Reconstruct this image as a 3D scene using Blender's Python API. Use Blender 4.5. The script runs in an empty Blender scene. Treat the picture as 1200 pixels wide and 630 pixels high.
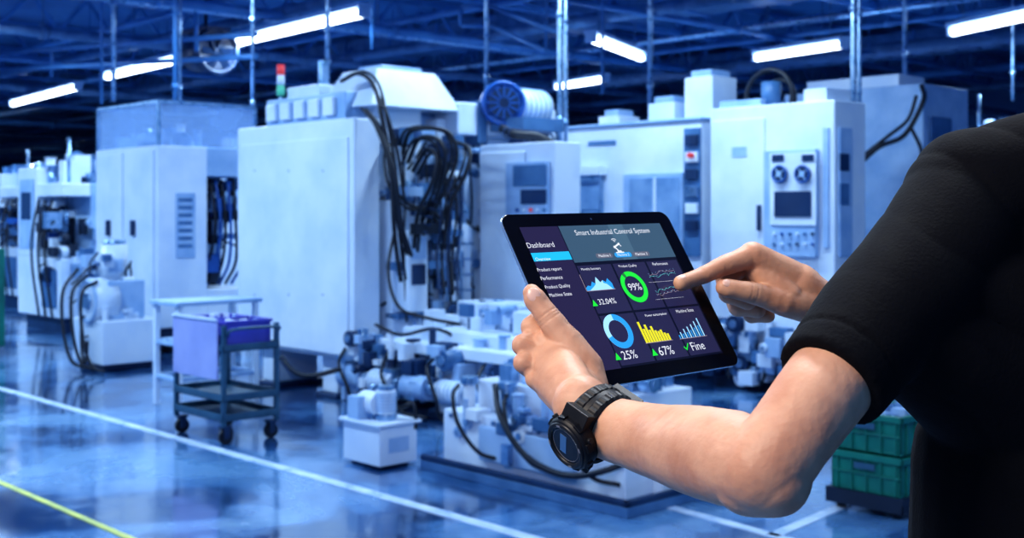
import bpy, bmesh, math, random
import numpy as np
from mathutils import Vector, Matrix, noise
random.seed(11)
FPX=1400.; HC=1.4; V0=250.
def P(u,v,d): return Vector(((u-600)*d/FPX, d, HC-(v-V0)*d/FPX))
TH=math.radians(-46.5)
A=Vector((math.cos(TH),math.sin(TH),0)); B=Vector((-math.sin(TH),math.cos(TH),0)); ZU=Vector((0,0,1))
sc=bpy.context.scene
COL=sc.collection
sc.view_settings.view_transform='Standard'
try: sc.view_settings.look='Medium High Contrast'
except Exception as ex: print('LOOK',ex)
# ------------------------------------------------------------ materials
MATS={}
def pm(name,c1,c2=None,scale=6.,rough=.45,metal=0.,bump=0.,emit=None,es=0.,sss=0.,alpha=1.,spec=.5,detail=4.,coat=0.,rvar=.1,bs=6.):
    if name in MATS: return MATS[name]
    m=bpy.data.materials.new(name); m.use_nodes=True
    nt=m.node_tree; N=nt.nodes; L=nt.links
    b=N['Principled BSDF']
    c2=c2 or tuple(x*.82 for x in c1)
    tc=N.new('ShaderNodeTexCoord'); nz=N.new('ShaderNodeTexNoise')
    nz.inputs['Scale'].default_value=scale; nz.inputs['Detail'].default_value=detail
    L.new(tc.outputs['Object'],nz.inputs['Vector'])
    cr=N.new('ShaderNodeValToRGB'); cr.color_ramp.elements[0].position=.35; cr.color_ramp.elements[1].position=.62
    cr.color_ramp.elements[0].color=(*c2,1); cr.color_ramp.elements[1].color=(*c1,1)
    L.new(nz.outputs['Fac'],cr.inputs['Fac']); L.new(cr.outputs['Color'],b.inputs['Base Color'])
    mr=N.new('ShaderNodeMapRange'); mr.inputs['To Min'].default_value=max(.02,rough-rvar); mr.inputs['To Max'].default_value=min(1,rough+rvar)
    L.new(nz.outputs['Fac'],mr.inputs['Value']); L.new(mr.outputs['Result'],b.inputs['Roughness'])
    b.inputs['Metallic'].default_value=metal; b.inputs['Specular IOR Level'].default_value=spec
    if bump>0:
        n2=N.new('ShaderNodeTexNoise'); n2.inputs['Scale'].default_value=scale*bs; n2.inputs['Detail'].default_value=5
        L.new(tc.outputs['Object'],n2.inputs['Vector'])
        bp=N.new('ShaderNodeBump'); bp.inputs['Strength'].default_value=bump; bp.inputs['Distance'].default_value=.002
        L.new(n2.outputs['Fac'],bp.inputs['Height']); L.new(bp.outputs['Normal'],b.inputs['Normal'])
    if emit: b.inputs['Emission Color'].default_value=(*emit,1); b.inputs['Emission Strength'].default_value=es
    if sss: b.inputs['Subsurface Weight'].default_value=sss; b.inputs['Subsurface Radius'].default_value=(.008,.003,.0015); b.inputs['Subsurface Scale'].default_value=1.
    if alpha<1: b.inputs['Alpha'].default_value=alpha
    if coat: b.inputs['Coat Weight'].default_value=coat
    MATS[name]=m; return m
WH=pm('white_paint',(.74,.83,.94),(.60,.72,.89),2.2,.36)
WH2=pm('pale_blue_paint',(.38,.55,.79),(.26,.43,.69),4.,.4)
GR=pm('grey_blue_paint',(.08,.20,.40),(.045,.13,.29),5.,.45)
DB=pm('dark_blue_steel',(.008,.040,.12),(.004,.02,.07),5.,.45)
NB=pm('dark_navy',(.005,.018,.05),(.003,.012,.035),4.,.6)  # very dark navy for bay back plate, fittings and dolly deck
MT=pm('brushed_steel',(.36,.52,.72),(.20,.36,.56),14.,.3,.8)
BK=pm('black_rubber',(.005,.010,.024),(.003,.006,.016),20.,.5)
BL=pm('motor_blue',(.02,.12,.42),(.015,.08,.32),6.,.35)
VB=pm('violet_blue_plastic',(.08,.08,.52),(.05,.055,.40),6.,.35)
LV=pm('lavender_panel',(.42,.46,.80),(.34,.38,.72),4.,.4)
TG=pm('dark_teal_metal',(.035,.11,.19),(.02,.075,.14),8.,.4)
GN=pm('green_plastic',(.006,.20,.15),(.004,.13,.11),6.,.4)
RD=pm('red_plastic',(.6,.05,.06),None,6.,.4,emit=(1,.1,.1),es=.25)
GL=pm('clear_panel',(.45,.65,.95),None,2.,.12,alpha=.35)
WIN=pm('window_glass',(.26,.42,.66),(.11,.24,.46),3.,.12)
SCR=pm('machine_screen',(.004,.014,.05),(.008,.024,.07),3.,.15,emit=(.02,.06,.2),es=.3)
LMP=pm('lamp_tube_glow',(.8,.9,1),None,3.,.5,emit=(.78,.90,1.),es=6.)
CEI=pm('ceiling_sheet',(.08,.28,.58),(.04,.18,.44),.6,.7)
TRS=pm('truss_steel',(.06,.22,.50),(.035,.15,.38),2.,.5)
WAL=pm('wall_panel',(.09,.27,.56),(.05,.17,.44),.5,.6)
LNW=pm('line_paint_white',(.66,.77,.90),(.40,.55,.78),9.,.3)
LNY=pm('line_paint_yellow',(.68,.70,.14),(.45,.52,.16),9.,.45)
def floor_mat():
    m=bpy.data.materials.new('epoxy_floor'); m.use_nodes=True; N=m.node_tree.nodes; L=m.node_tree.links; b=N['Principled BSDF']
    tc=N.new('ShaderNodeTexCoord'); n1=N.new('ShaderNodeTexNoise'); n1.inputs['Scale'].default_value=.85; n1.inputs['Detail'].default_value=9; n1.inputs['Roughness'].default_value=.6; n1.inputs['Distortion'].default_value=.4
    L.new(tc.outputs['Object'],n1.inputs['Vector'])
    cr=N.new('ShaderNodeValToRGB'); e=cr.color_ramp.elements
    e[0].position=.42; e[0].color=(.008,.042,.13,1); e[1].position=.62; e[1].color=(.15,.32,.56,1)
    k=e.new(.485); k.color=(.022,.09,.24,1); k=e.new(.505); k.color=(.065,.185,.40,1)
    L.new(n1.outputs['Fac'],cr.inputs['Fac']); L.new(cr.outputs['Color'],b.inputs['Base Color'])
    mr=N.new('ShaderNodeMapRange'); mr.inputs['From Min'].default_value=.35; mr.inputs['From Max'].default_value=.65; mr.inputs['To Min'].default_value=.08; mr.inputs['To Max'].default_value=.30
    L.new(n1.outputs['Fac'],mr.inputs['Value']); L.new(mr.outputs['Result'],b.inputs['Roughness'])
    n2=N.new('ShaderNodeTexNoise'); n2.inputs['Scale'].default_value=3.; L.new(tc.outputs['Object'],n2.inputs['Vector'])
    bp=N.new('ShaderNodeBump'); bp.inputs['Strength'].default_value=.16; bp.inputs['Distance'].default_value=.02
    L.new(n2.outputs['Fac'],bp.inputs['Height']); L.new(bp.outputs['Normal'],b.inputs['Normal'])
    b.inputs['Specular IOR Level'].default_value=.6
    b.inputs['Coat Weight'].default_value=.8; b.inputs['Coat Roughness'].default_value=.10; b.inputs['Coat IOR'].default_value=1.6
    L.new(bp.outputs['Normal'],b.inputs['Coat Normal'])
    return m
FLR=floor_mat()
# ------------------------------------------------------------ mesh builder
def frame(ax,hint=None):
    ax=Vector(ax).normalized()
    h=Vector(hint) if hint is not None else (Vector((0,0,1)) if abs(ax.z)<.9 else Vector((1,0,0)))
    x=(h-ax*h.dot(ax)).normalized(); y=ax.cross(x)
    return x,y,ax
class MB:
    def __init__(s): s.v=[];s.f=[];s.m=[];s.s=[];s.mats=[]
    def mi(s,mat):
        if mat not in s.mats: s.mats.append(mat)
        return s.mats.index(mat)
    def add(s,vs,fs,mat,smooth=False):
        o=len(s.v); s.v+= [tuple(x) for x in vs]; i=s.mi(mat)
        for f in fs: s.f.append(tuple(o+k for k in f)); s.m.append(i); s.s.append(smooth)
        return s
    def box(s,x0,x1,y0,y1,z0,z1,mat):
        if x0>x1:x0,x1=x1,x0
        if y0>y1:y0,y1=y1,y0
        if z0>z1:z0,z1=z1,z0
        vs=[(x0,y0,z0),(x1,y0,z0),(x1,y1,z0),(x0,y1,z0),(x0,y0,z1),(x1,y0,z1),(x1,y1,z1),(x0,y1,z1)]
        return s.add(vs,[(0,3,2,1),(4,5,6,7),(0,1,5,4),(1,2,6,5),(2,3,7,6),(3,0,4,7)],mat)
    def frust(s,x0,x1,y0,y1,z0,z1,i,j,mat):
        vs=[(x0,y0,z0),(x1,y0,z0),(x1,y1,z0),(x0,y1,z0),(x0+i,y0+j,z1),(x1-i,y0+j,z1),(x1-i,y1-j,z1),(x0+i,y1-j,z1)]
        return s.add(vs,[(0,3,2,1),(4,5,6,7),(0,1,5,4),(1,2,6,5),(2,3,7,6),(3,0,4,7)],mat)
    def obox(s,c,x,y,z,hx,hy,hz,mat):
        c=Vector(c);x=Vector(x)*hx;y=Vector(y)*hy;z=Vector(z)*hz
        vs=[c+x*a+y*b+z*d for d in(-1,1) for a,b in((-1,-1),(1,-1),(1,1),(-1,1))]
        return s.add(vs,[(0,3,2,1),(4,5,6,7),(0,1,5,4),(1,2,6,5),(2,3,7,6),(3,0,4,7)],mat)
    def bar(s,p0,p1,w,mat):
        p0=Vector(p0);p1=Vector(p1); x,y,a=frame(p1-p0)
        return s.obox((p0+p1)/2,x,y,a,w,w,(p1-p0).length/2,mat)
    def cyl(s,p0,p1,r,mat,r1=None,n=20,cap=True):
        p0=Vector(p0);p1=Vector(p1);r1=r if r1 is None else r1
        x,y,a=frame(p1-p0); vs=[]
        for p,rr in((p0,r),(p1,r1)):
            for k in range(n):
                t=2*math.pi*k/n; vs.append(p+x*math.cos(t)*rr+y*math.sin(t)*rr)
        s.add(vs,[(k,(k+1)%n,n+(k+1)%n,n+k) for k in range(n)],mat,True)
        if cap:
            o=len(s.v)-2*n; i=s.mi(mat)
            s.f.append(tuple(o+n-1-k for k in range(n))); s.m.append(i); s.s.append(False)
            s.f.append(tuple(o+n+k for k in range(n))); s.m.append(i); s.s.append(False)
        return s
    def ring(s,c,nrm,R,r,mat,n=32,k=10,a0=0,a1=2*math.pi,hint=None):
        x,y,a=frame(nrm,hint); c=Vector(c); vs=[]; full=abs(a1-a0-2*math.pi)<1e-4; nn=n if full else n+1
        for i in range(nn):
            t=a0+(a1-a0)*i/n; d=x*math.cos(t)+y*math.sin(t)
            for j in range(k):
                q=2*math.pi*j/k; vs.append(c+d*(R+r*math.cos(q))+a*r*math.sin(q))
        fs=[]
        for i in range(n):
            i2=(i+1)%nn
            for j in range(k): fs.append((i*k+j,i2*k+j,i2*k+(j+1)%k,i*k+(j+1)%k))
        return s.add(vs,fs,mat,True)
    def tube(s,pts,r,mat,n=8,sub=6):
        pts=[Vector(p) for p in pts]; q=[]
        if len(pts)>2 and sub>1:
            e=[pts[0]*2-pts[1]]+pts+[pts[-1]*2-pts[-2]]
            for i in range(1,len(e)-2):
                for j in range(sub):
                    t=j/sub; a,b,c,d=e[i-1],e[i],e[i+1],e[i+2]
                    q.append(.5*((2*b)+(c-a)*t+(2*a-5*b+4*c-d)*t*t+(3*b-a-3*c+d)*t**3))
            q.append(pts[-1])
        else: q=pts
        vs=[]; x=None
        for i,p in enumerate(q):
            a=(q[min(i+1,len(q)-1)]-q[max(i-1,0)]).normalized()
            if x is None: x,_,_=frame(a)
            else: x=(x-a*x.dot(a)).normalized()
            y=a.cross(x)
            for k in range(n):
                t=2*math.pi*k/n; vs.append(p+(x*math.cos(t)+y*math.sin(t))*r)
        fs=[(i*n+k,i*n+(k+1)%n,(i+1)*n+(k+1)%n,(i+1)*n+k) for i in range(len(q)-1) for k in range(n)]
        fs+=[tuple(range(n-1,-1,-1)),tuple((len(q)-1)*n+k for k in range(n))]
        return s.add(vs,fs,mat,True)
    def cap(s,p0,r0,p1,r1,mat,side=None,sx=1.,sy=1.,n=40,h=9):
        p0=Vector(p0);p1=Vector(p1); x,y,a=frame(p1-p0,side); rows=[]
        for k in range(1,h+1): t=-math.pi/2+k*(math.pi/2)/h; rows.append((p0+a*r0*math.sin(t),r0*math.cos(t)))
        for k in range(0,h): t=k*(math.pi/2)/h; rows.append((p1+a*r1*math.sin(t),r1*math.cos(t)))
        vs=[p0-a*r0]
        for c,r in rows:
            for i in range(n):
                t=2*math.pi*i/n; vs.append(c+x*math.cos(t)*r*sx+y*math.sin(t)*r*sy)
        vs.append(p1+a*r1); R=len(rows); fs=[(0,1+(i+1)%n,1+i) for i in range(n)]
        for j in range(R-1):
            for i in range(n): fs.append((1+j*n+i,1+j*n+(i+1)%n,1+(j+1)*n+(i+1)%n,1+(j+1)*n+i))
        l=len(vs)-1; fs+=[(l,1+(R-1)*n+i,1+(R-1)*n+(i+1)%n) for i in range(n)]
        return s.add(vs,fs,mat,True)
    def ell(s,c,rx,ry,rz,mat,axes=None,n=28,h=16):
        c=Vector(c); X,Y,Z=axes or (Vector((1,0,0)),Vector((0,1,0)),Vector((0,0,1)))
        vs=[c-Z*rz]
        for j in range(1,h):
            t=-math.pi/2+math.pi*j/h
            for i in range(n):
                q=2*math.pi*i/n; vs.append(c+X*rx*math.cos(t)*math.cos(q)+Y*ry*math.cos(t)*math.sin(q)+Z*rz*math.sin(t))
        vs.append(c+Z*rz); fs=[(0,1+(i+1)%n,1+i) for i in range(n)]
        for j in range(h-2):
            for i in range(n): fs.append((1+j*n+i,1+j*n+(i+1)%n,1+(j+1)*n+(i+1)%n,1+(j+1)*n+i))
        l=len(vs)-1; fs+=[(l,1+(h-2)*n+i,1+(h-2)*n+(i+1)%n) for i in range(n)]
        return s.add(vs,fs,mat,True)
    def obj(s,name,parent=None,bevel=0.,label=None):
        me=bpy.data.meshes.new(name); me.from_pydata(s.v,[],s.f)
        for m in s.mats: me.materials.append(m)
        me.polygons.foreach_set('material_index',s.m); me.polygons.foreach_set('use_smooth',s.s); me.update()
        o=bpy.data.objects.new(name,me); COL.objects.link(o)
        if parent: o.parent=parent
        if bevel:
            b=o.modifiers.new('bev','BEVEL'); b.width=bevel; b.segments=2; b.limit_method='ANGLE'; b.angle_limit=math.radians(50)
        if label: o['label']=label
        return o
def empty(name,loc,rz=0.,label=None,cat=None,group=None,kind=None):
    e=bpy.data.objects.new(name,None); e.location=loc; e.rotation_euler=(0,0,rz); e.empty_display_size=.1; COL.objects.link(e)
    tag(e,label,cat,group,kind); return e
def tag(o,label=None,cat=None,group=None,kind=None):
    if label:o['label']=label
    if cat:o['category']=cat
    if group:o['group']=group
    if kind:o['kind']=kind
    return o
class Root:
    """local frame: x along A, y along B, origin at the near floor corner"""
    def __init__(s,u,d,name,label,cat,group=None):
        s.o=Vector(((u-600)*d/FPX,d,0)); s.e=empty(name,s.o,TH,label,cat,group)
    def loc(s,w): w=Vector(w)-s.o; return Vector((w.dot(A),w.dot(B),w.z))
    def p(s,u,v,d): return s.loc(P(u,v,d))
    def _ray(s,u,v): o=s.loc((0,0,HC)); q=s.loc(P(u,v,1.)); return o,q-o
    def fx(s,u,v,y=0.):
        o,d=s._ray(u,v); t=(y-o.y)/d.y; q=o+d*t; return q.x,q.z
    def sx(s,u,v,x=0.):
        o,d=s._ray(u,v); t=(x-o.x)/d.x; q=o+d*t; return q.y,q.z
    def fbox(s,mb,u0,v0,u1,v1,mat,y=0.,th=.02,inn=0.):
        x0,z0=s.fx(u0,v0,y); x1,z1=s.fx(u1,v1,y); xm,za=s.fx((u0+u1)/2,v0,y); xm,zb=s.fx((u0+u1)/2,v1,y)
        mb.box(x0,x1,y-th,y+inn,za,zb,mat)
    def sbox(s,mb,u0,v0,u1,v1,mat,x=0.,th=.02,inn=0.):
        y0,_=s.sx(u0,v0,x); y1,_=s.sx(u1,v1,x); _,za=s.sx((u0+u1)/2,v0,x); _,zb=s.sx((u0+u1)/2,v1,x)
        mb.box(x-inn,x+th,y0,y1,za,zb,mat)
def greeble(mb,x0,x1,y0,y1,z0,z1,n,mats,smin=.04,smax=.16,seed=0,plane='x',hoses=True):
    R=random.Random(seed)
    for i in range(n):
        a=R.uniform(smin,smax);b=R.uniform(smin,smax);c=R.uniform(smin,smax); m=R.choice(mats)
        cx=R.uniform(x0,x1);cy=R.uniform(y0,y1);cz=R.uniform(z0,z1); k=R.random()
        if k<.45: mb.box(cx-a/2,cx+a/2,cy-b/2,cy+b/2,cz-c/2,cz+c/2,m)
        elif k<.55:
            mb.box(cx-a/2,cx+a/2,cy-b/2,cy+b/2,cz-c/4,cz+c/4,m); mb.cyl((cx,cy,cz-c*.5),(cx,cy,cz+c*.6),a*.22,MT,n=12)
        elif k<.7: mb.cyl((cx,cy,cz-c*.8),(cx,cy,cz+c*.8),a*.3,m,n=14); mb.cyl((cx,cy,cz+c*.8),(cx,cy,cz+c*.9),a*.36,m,n=14)
        elif k<.88 or not hoses:
            if plane=='x': mb.cyl((cx-a*.5,cy,cz),(cx+a*.5,cy,cz),b*.4,m,n=16); mb.cyl((cx+a*.5,cy,cz),(cx+a*.6,cy,cz),b*.2,MT,n=12)
            else: mb.cyl((cx,cy-a*.5,cz),(cx,cy+a*.5,cz),b*.4,m,n=16); mb.cyl((cx,cy-a*.6,cz),(cx,cy-a*.5,cz),b*.2,MT,n=12)
        else:
            mb.tube([(cx,cy,cz),(cx+R.uniform(-.1,.1),cy+R.uniform(-.1,.1),cz-c),(cx+R.uniform(-.15,.15),cy+R.uniform(-.2,.2),max(.03,cz-2*c))],.011,BK,n=6)
# ------------------------------------------------------------ setting
def fab(a,b,z=0): return Vector((-4.1,9.56,0))+A*a+B*b+ZU*z
def slab(name,a0,a1,b0,b1,z0,z1,mat,kind='structure'):
    mb=MB(); mb.box(a0,a1,b0,b1,z0,z1,mat); o=mb.obj(name); o.location=fab(0,0); o.rotation_euler=(0,0,TH); tag(o,kind=kind); return o
ZC=5.3
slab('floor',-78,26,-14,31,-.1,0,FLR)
slab('ceiling',-78,16,-3,31,ZC,ZC+.1,CEI)
slab('wall_back',-78,26,31,31.2,0,ZC+.1,WAL)
slab('wall_left',-78.2,-78,-14,31.2,0,ZC+.1,WAL)
for i in range(9):
    mb=MB(); a0=-46+i*6.
    mb.box(a0,a0+4.,30.9,30.99,2.6,4.,WIN)
    for k in range(5): mb.box(a0+k-.04,a0+k+.04,30.86,30.99,2.6,4.,TRS)
    mb.box(a0,a0+4.,30.86,30.99,3.27,3.33,TRS)
    o=mb.obj('window_%d'%(i+1)); o.location=fab(0,0); o.rotation_euler=(0,0,TH); tag(o,kind='structure')
def gline(name,p,q,w,mat):
    p=Vector(p);q=Vector(q);d=(q-p).normalized();mb=MB()
    mb.obox((p+q)/2+ZU*.002,d,ZU.cross(d),ZU,(q-p).length/2,w/2,.002,mat); return tag(mb.obj(name),kind='structure')
def G(u,v): d=HC*FPX/(v-V0); return P(u,v,d)
gline('trim_1',fab(-45,0),fab(9,0),.07,LNW)
y0=G(0,565); gline('trim_2',y0-A*5,y0+A*3,.035,LNY)
gline('trim_3',G(770,590),G(905,630)+A*.3,.06,LNW)
gline('trim_4',G(905,628),G(985,585)+B*.6,.06,LNW)
def truss(name):
    mb=MB(); L0=-3;L1=31
    for z in(4.55,5.2): mb.box(-.06,.06,L0,L1,z-.05,z+.05,TRS)
    n=34
    for i in range(n):
        y=L0+(L1-L0)*i/n; y2=L0+(L1-L0)*(i+1)/n; ym=(y+y2)/2
        mb.bar((0,y,4.58),(0,ym,5.17),.028,TRS); mb.bar((0,ym,5.17),(0,y2,4.58),.028,TRS)
    return mb.obj(name)
t0=truss('roof_truss'); t0.location=fab(-70,0); t0.rotation_euler=(0,0,TH)
tag(t0,'blue painted steel lattice truss under the factory ceiling','truss','roof trusses')
for i in range(1,20):
    t=t0.copy(); COL.objects.link(t); t.location=fab(-70+i*3.7,0)
def pipeA(b,z,r,mat,a0=-70,a1=10,name='ceiling_pipe',lab='long blue-grey service pipe running under the ceiling'):
    mb=MB(); mb.cyl((a0,b,z),(a1,b,z),r,mat,n=12)
    a=a0
    while a<a1: mb.cyl((a,b,z-r-.01),(a,b,z+r+.01),r+.02,mat,n=10); mb.box(a-.01,a+.01,b-.01,b+.01,z,ZC,mat); a+=5
    o=mb.obj(name); o.location=fab(0,0); o.rotation_euler=(0,0,TH); tag(o,lab,'pipe','ceiling pipes'); return o
for b,z,r,m in [(5.2,4.45,.05,TRS),(6.,4.35,.08,GR),(8.4,4.5,.06,TRS),(10.,4.4,.1,GR),(13,4.5,.07,MT),(14,4.45,.05,TRS),(17,4.5,.12,GR),(21,4.45,.09,TRS),(25,4.5,.1,GR)]: pipeA(b,z,r,m)
def pipeB(a,z,r,mat):
    mb=MB(); mb.cyl((a,-2,z),(a,30.5,z),r,mat,n=12); b=0.
    while b<30: mb.cyl((a,b-.05,z),(a,b+.05,z),r*1.35,mat,n=12); mb.box(a-.01,a+.01,b-.01,b+.01,z,ZC,mat); b+=4
    o=mb.obj('ceiling_pipe'); o.location=fab(0,0); o.rotation_euler=(0,0,TH); tag(o,'blue service pipe crossing the hall under the trusses','pipe','ceiling pipes')
for a,z,r,m in [(-1.5,4.30,.05,TRS),(-5.2,4.28,.07,TRS),(-5.6,4.28,.04,MT),(-9,4.26,.09,GR),(-13,4.3,.06,TRS),(-17.5,4.25,.10,GR),(-22,4.3,.07,TRS),(-28,4.25,.1,TRS),(-35,4.3,.1,GR)]: pipeB(a,z,r,m)
def duct(b,a0,a1,w,z):
    mb=MB(); mb.box(a0,a1,b-w,b+w,z-.25,z+.2,GR)
    a=a0
    while a<a1: mb.box(a-.03,a+.03,b-w-.03,b+w+.03,z-.28,z+.23,TRS); a+=1.5
    o=mb.obj('air_duct',bevel=.01); o.location=fab(0,0); o.rotation_euler=(0,0,TH); tag(o,'rectangular sheet metal air duct with flanged joints under the ceiling','duct','air ducts')
duct(11.6,-50,8,.35,4.85); duct(19,-50,8,.4,4.85)
def tray(b,z,a0,a1):
    mb=MB()
    for s in(-.15,.15): mb.box(a0,a1,b+s-.015,b+s+.015,z,z+.08,GR)
    a=a0
    while a<a1: mb.box(a-.015,a+.015,b-.15,b+.15,z,z+.03,GR); a+=.4
    for k in range(4): mb.tube([(a0,b-.1+.06*k,z+.05),(a1,b-.1+.06*k,z+.05)],.02,BK,sub=1)
    a=a0
    while a<a1: mb.box(a-.01,a+.01,b-.16,b-.14,z,ZC,GR); a+=3
    o=mb.obj('cable_tray'); o.location=fab(0,0); o.rotation_euler=(0,0,TH); tag(o,'steel ladder cable tray with black cables hung from ceiling','cable tray','cable trays')
tray(15.4,4.1,-50,8)
def lamp(p,q,power=60,area=True):
    p=Vector(p);q=Vector(q);c=(p+q)/2;L=(q-p).length; ang=math.atan2((q-p).y,(q-p).x)
    e=empty('ceiling_lamp',c,ang,'long fluorescent ceiling lamp glowing white, hung on rods','lamp','fluorescent ceiling lamps')
    mb=MB(); mb.box(-L/2,L/2,-.11,.11,.07,.13,WH2); mb.box(-L/2,-L/2+.04,-.09,.09,-.06,.07,WH2); mb.box(L/2-.04,L/2,-.09,.09,-.06,.07,WH2)
    mb.obj('housing',e)
    mb=MB(); mb.cyl((-L/2+.04,0,0),(L/2-.04,0,0),.06,LMP,n=12); mb.obj('lamp_tube',e)
    for s in(-.35,.35):
        mb=MB(); mb.cyl((s*L,0,.12),(s*L,0,ZC-c.z),.012,GR,n=6); mb.obj('hanging_rod',e)
    if area:
        ld=bpy.data.lights.new('lamp_light','AREA'); ld.shape='RECTANGLE'; ld.size=L*.95; ld.size_y=.1; ld.energy=power; ld.color=(.58,.80,1.)
        lo=bpy.data.objects.new('lamp_light',ld); lo.parent=e; lo.location=(0,0,-.075); COL.objects.link(lo)
def lampz(u0,v0,u1,v1,z=4.0,**k):
    def q(u,v): d=(z-HC)*FPX/(V0-v); return P(u,v,d)
    lamp(q(u0,v0),q(u1,v1),**k)
for a in [(278,50,428,15),(125,90,210,70),(15,122,92,102),(885,68,990,52),(1115,38,1212,17),(692,45,752,68),(652,102,710,93)]: lampz(*a,power=200)
for a in [(15,197,55,192),(72,190,112,184),(-60,150,-10,140)]: lampz(*a,power=300,area=False)
for a,b,pw in [(-4,-1.5,240),(2,-1.5,200),(8,-1.5,70),(-2,3.,130),(4,3.,130),(10,3.5,80),(-9,-1.5,240),(-10,3,170)]:
    lamp(fab(a-1.6,b,4.1),fab(a+1.6,b,4.1),power=pw)
def vpipe(u,d,z0,r,mat=MT,z1=ZC,lab='slim steel service pipe running down from the ceiling'):
    c=P(u,250,d); mb=MB(); mb.cyl((0,0,z0),(0,0,z1),r,mat,n=12)
    z=z0+.4
    while z<z1: mb.cyl((0,0,z-.03),(0,0,z+.03),r*1.35,mat,n=12); z+=.9
    o=mb.obj('service_pipe'); o.location=(c.x,c.y,0); tag(o,lab,'pipe','vertical service pipes')
for u,d,z,r in [(656,10.2,0,.022),(663,10.5,0,.018),(1000,9.9,0,.024),(1007,10.1,0,.018),(133,16,2.9,.03),(119,16.4,2.9,.02),(205,15,2.6,.03),(211,15.3,2.6,.02),(296,13,2.2,.02),(384,15,2.9,.03),(570,14,2.6,.025),(436,16,3.6,.02),(640,15,3.4,.02),(762,14,2.5,.03),(706,16,3.,.02),(1060,15,3.,.025),(1187,17,3.,.025)]: vpipe(u,d,z,r,TRS if u in(119,205,436,640,706) else MT)
def frame_rack(pts,r,lab):
    mb=MB()
    for p,q in pts: mb.cyl(p,q,r,TRS,n=10)
    o=mb.obj('pipe_frame'); tag(o,lab,'pipe')
frame_rack([(P(540,8,16),P(575,8,16)),(P(540,8,16),P(540,30,16)),(P(540,30,16),P(575,30,16)),(P(575,8,16),P(655,38,13)),(P(575,30,16),P(640,60,13.5))],.03,'bent steel air line frame hung under the roof')
frame_rack([(P(0,62,22),P(300,40,15)),(P(0,82,22),P(300,66,15)),(P(60,20,22),P(60,90,22)),(P(230,8,17),P(230,60,17))],.035,'crossing blue steel conduits below the roof trusses')
e=empty('ceiling_blower',P(245,62,18),TH,'dark round industrial blower hung under the ceiling','fan')
mb=MB(); mb.cyl((-.4,0,0),(.25,0,0),.26,DB,.32,n=24); mb.ring((.25,0,0),(1,0,0),.32,.04,DB); mb.obj('blower_body',e)
mb=MB()
for k in range(6):
    t=k*math.pi/3; mb.obox((.27,.14*math.cos(t),.14*math.sin(t)),Vector((0,math.cos(t),math.sin(t))),Vector((.5,-math.sin(t),math.cos(t))).normalized(),Vector((1,0,0)),.13,.06,.008,DB)
mb.obj('fan_blade_wheel',e)
mb=MB(); mb.cyl((-.1,0,.25),(-.1,0,ZC-e.location.z),.03,DB); mb.box(-.5,.3,-.2,.2,.3,.36,DB); mb.obj('bracket',e)
# ------------------------------------------------------------ machine 1
def m1():
    R=Root(185,11.9,'machining_center','white machining center cabinet with twin doors and open tool bay','machine'); e=R.e
    xa=-1.42; yb=1.04; ys,_=R.sx(243,250)
    mb=MB(); mb.box(xa,0,0,ys,.25,2.08,WH); mb.box(xa,-.75,ys,yb,.25,2.08,WH); mb.box(-.75,0,ys,yb,.25,.62,WH); mb.box(-.75,0,ys,yb,1.78,2.08,WH2); mb.box(-.06,0,yb-.06,yb,.6,1.8,WH)
    mb.obj('body',e,.012)
    mb=MB(); mb.box(xa+.08,-.08,.06,yb-.05,.06,.25,DB)
    for x in(xa+.15,-.2):
        for y in(.15,yb-.15): mb.cyl((x,y,0),(x,y,.08),.05,BK)
    mb.obj('plinth',e)
    for k,(u0,u1) in enumerate([(115,145),(147,181)]):
        mb=MB(); R.fbox(mb,u0,181-k*4,u1,382,WH,th=.02); dd=mb.obj('door',e,.006)
        mb=MB(); u=128 if k==0 else 157; R.fbox(mb,u-1.5,258,u+1.5,276,DB,y=-.02,th=.03); mb.obj('handle',dd)
    mb=MB(); R.sbox(mb,206,226,228,302,WH2,th=.015)
    for i in range(7): R.sbox(mb,209,232+i*9,225,236+i*9,GR,x=.015,th=.006)
    mb.obj('vent_panel',e)
    mb=MB(); greeble(mb,-.7,-.1,ys+.06,yb-.1,.7,1.72,60,[DB,BL,MT,GR,NB,WH2],.05,.22,3)
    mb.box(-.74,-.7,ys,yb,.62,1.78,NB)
    for k in range(6): mb.tube([(-.1,ys+.08+k*.07,1.75),(-.05,ys+.12+k*.06,1.3),(-.15,ys+.1+k*.08,.9),(-.3,ys+.1+k*.07,.65)],.016,[BK,BL][k%2])
    mb.obj('tool_bay',e)
    mb=MB(); x0=xa+.02;x1=-.02;y1=1.12;z0=2.08;z1=2.52
    for (a,b,c,d) in [(x0,x0+.02,.02,y1),(x1-.02,x1,.02,y1),(x0,x1,.02,.04),(x0,x1,y1-.02,y1)]: mb.box(a,b,c,d,z0,z1,GL)
    mb.box(x0,x1,.02,y1,z1,z1+.02,GL); mb.obj('clear_hood',e)
    mb=MB()
    for x in(x0,x1):
        for y in(.02,y1): mb.box(x-.015,x+.015,y-.015,y+.015,z0,z1,MT)
    for z in(z1,):
        for y in(.02,y1): mb.box(x0,x1,y-.015,y+.015,z-.015,z+.015,MT)
        for x in(x0,x1): mb.box(x-.015,x+.015,.02,y1,z-.015,z+.015,MT)
    mb.obj('hood_frame',e)
    mb=MB(); greeble(mb,xa+.2,-.2,.2,.9,2.1,2.2,14,[WH,WH2,MT],.1,.3,8,hoses=False); mb.obj('roof_fitting',e)
    mb=MB(); R.fbox(mb,114,346,126,372,BL,y=-.02,th=.008); mb.obj('nameplate',e)
m1()
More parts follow.
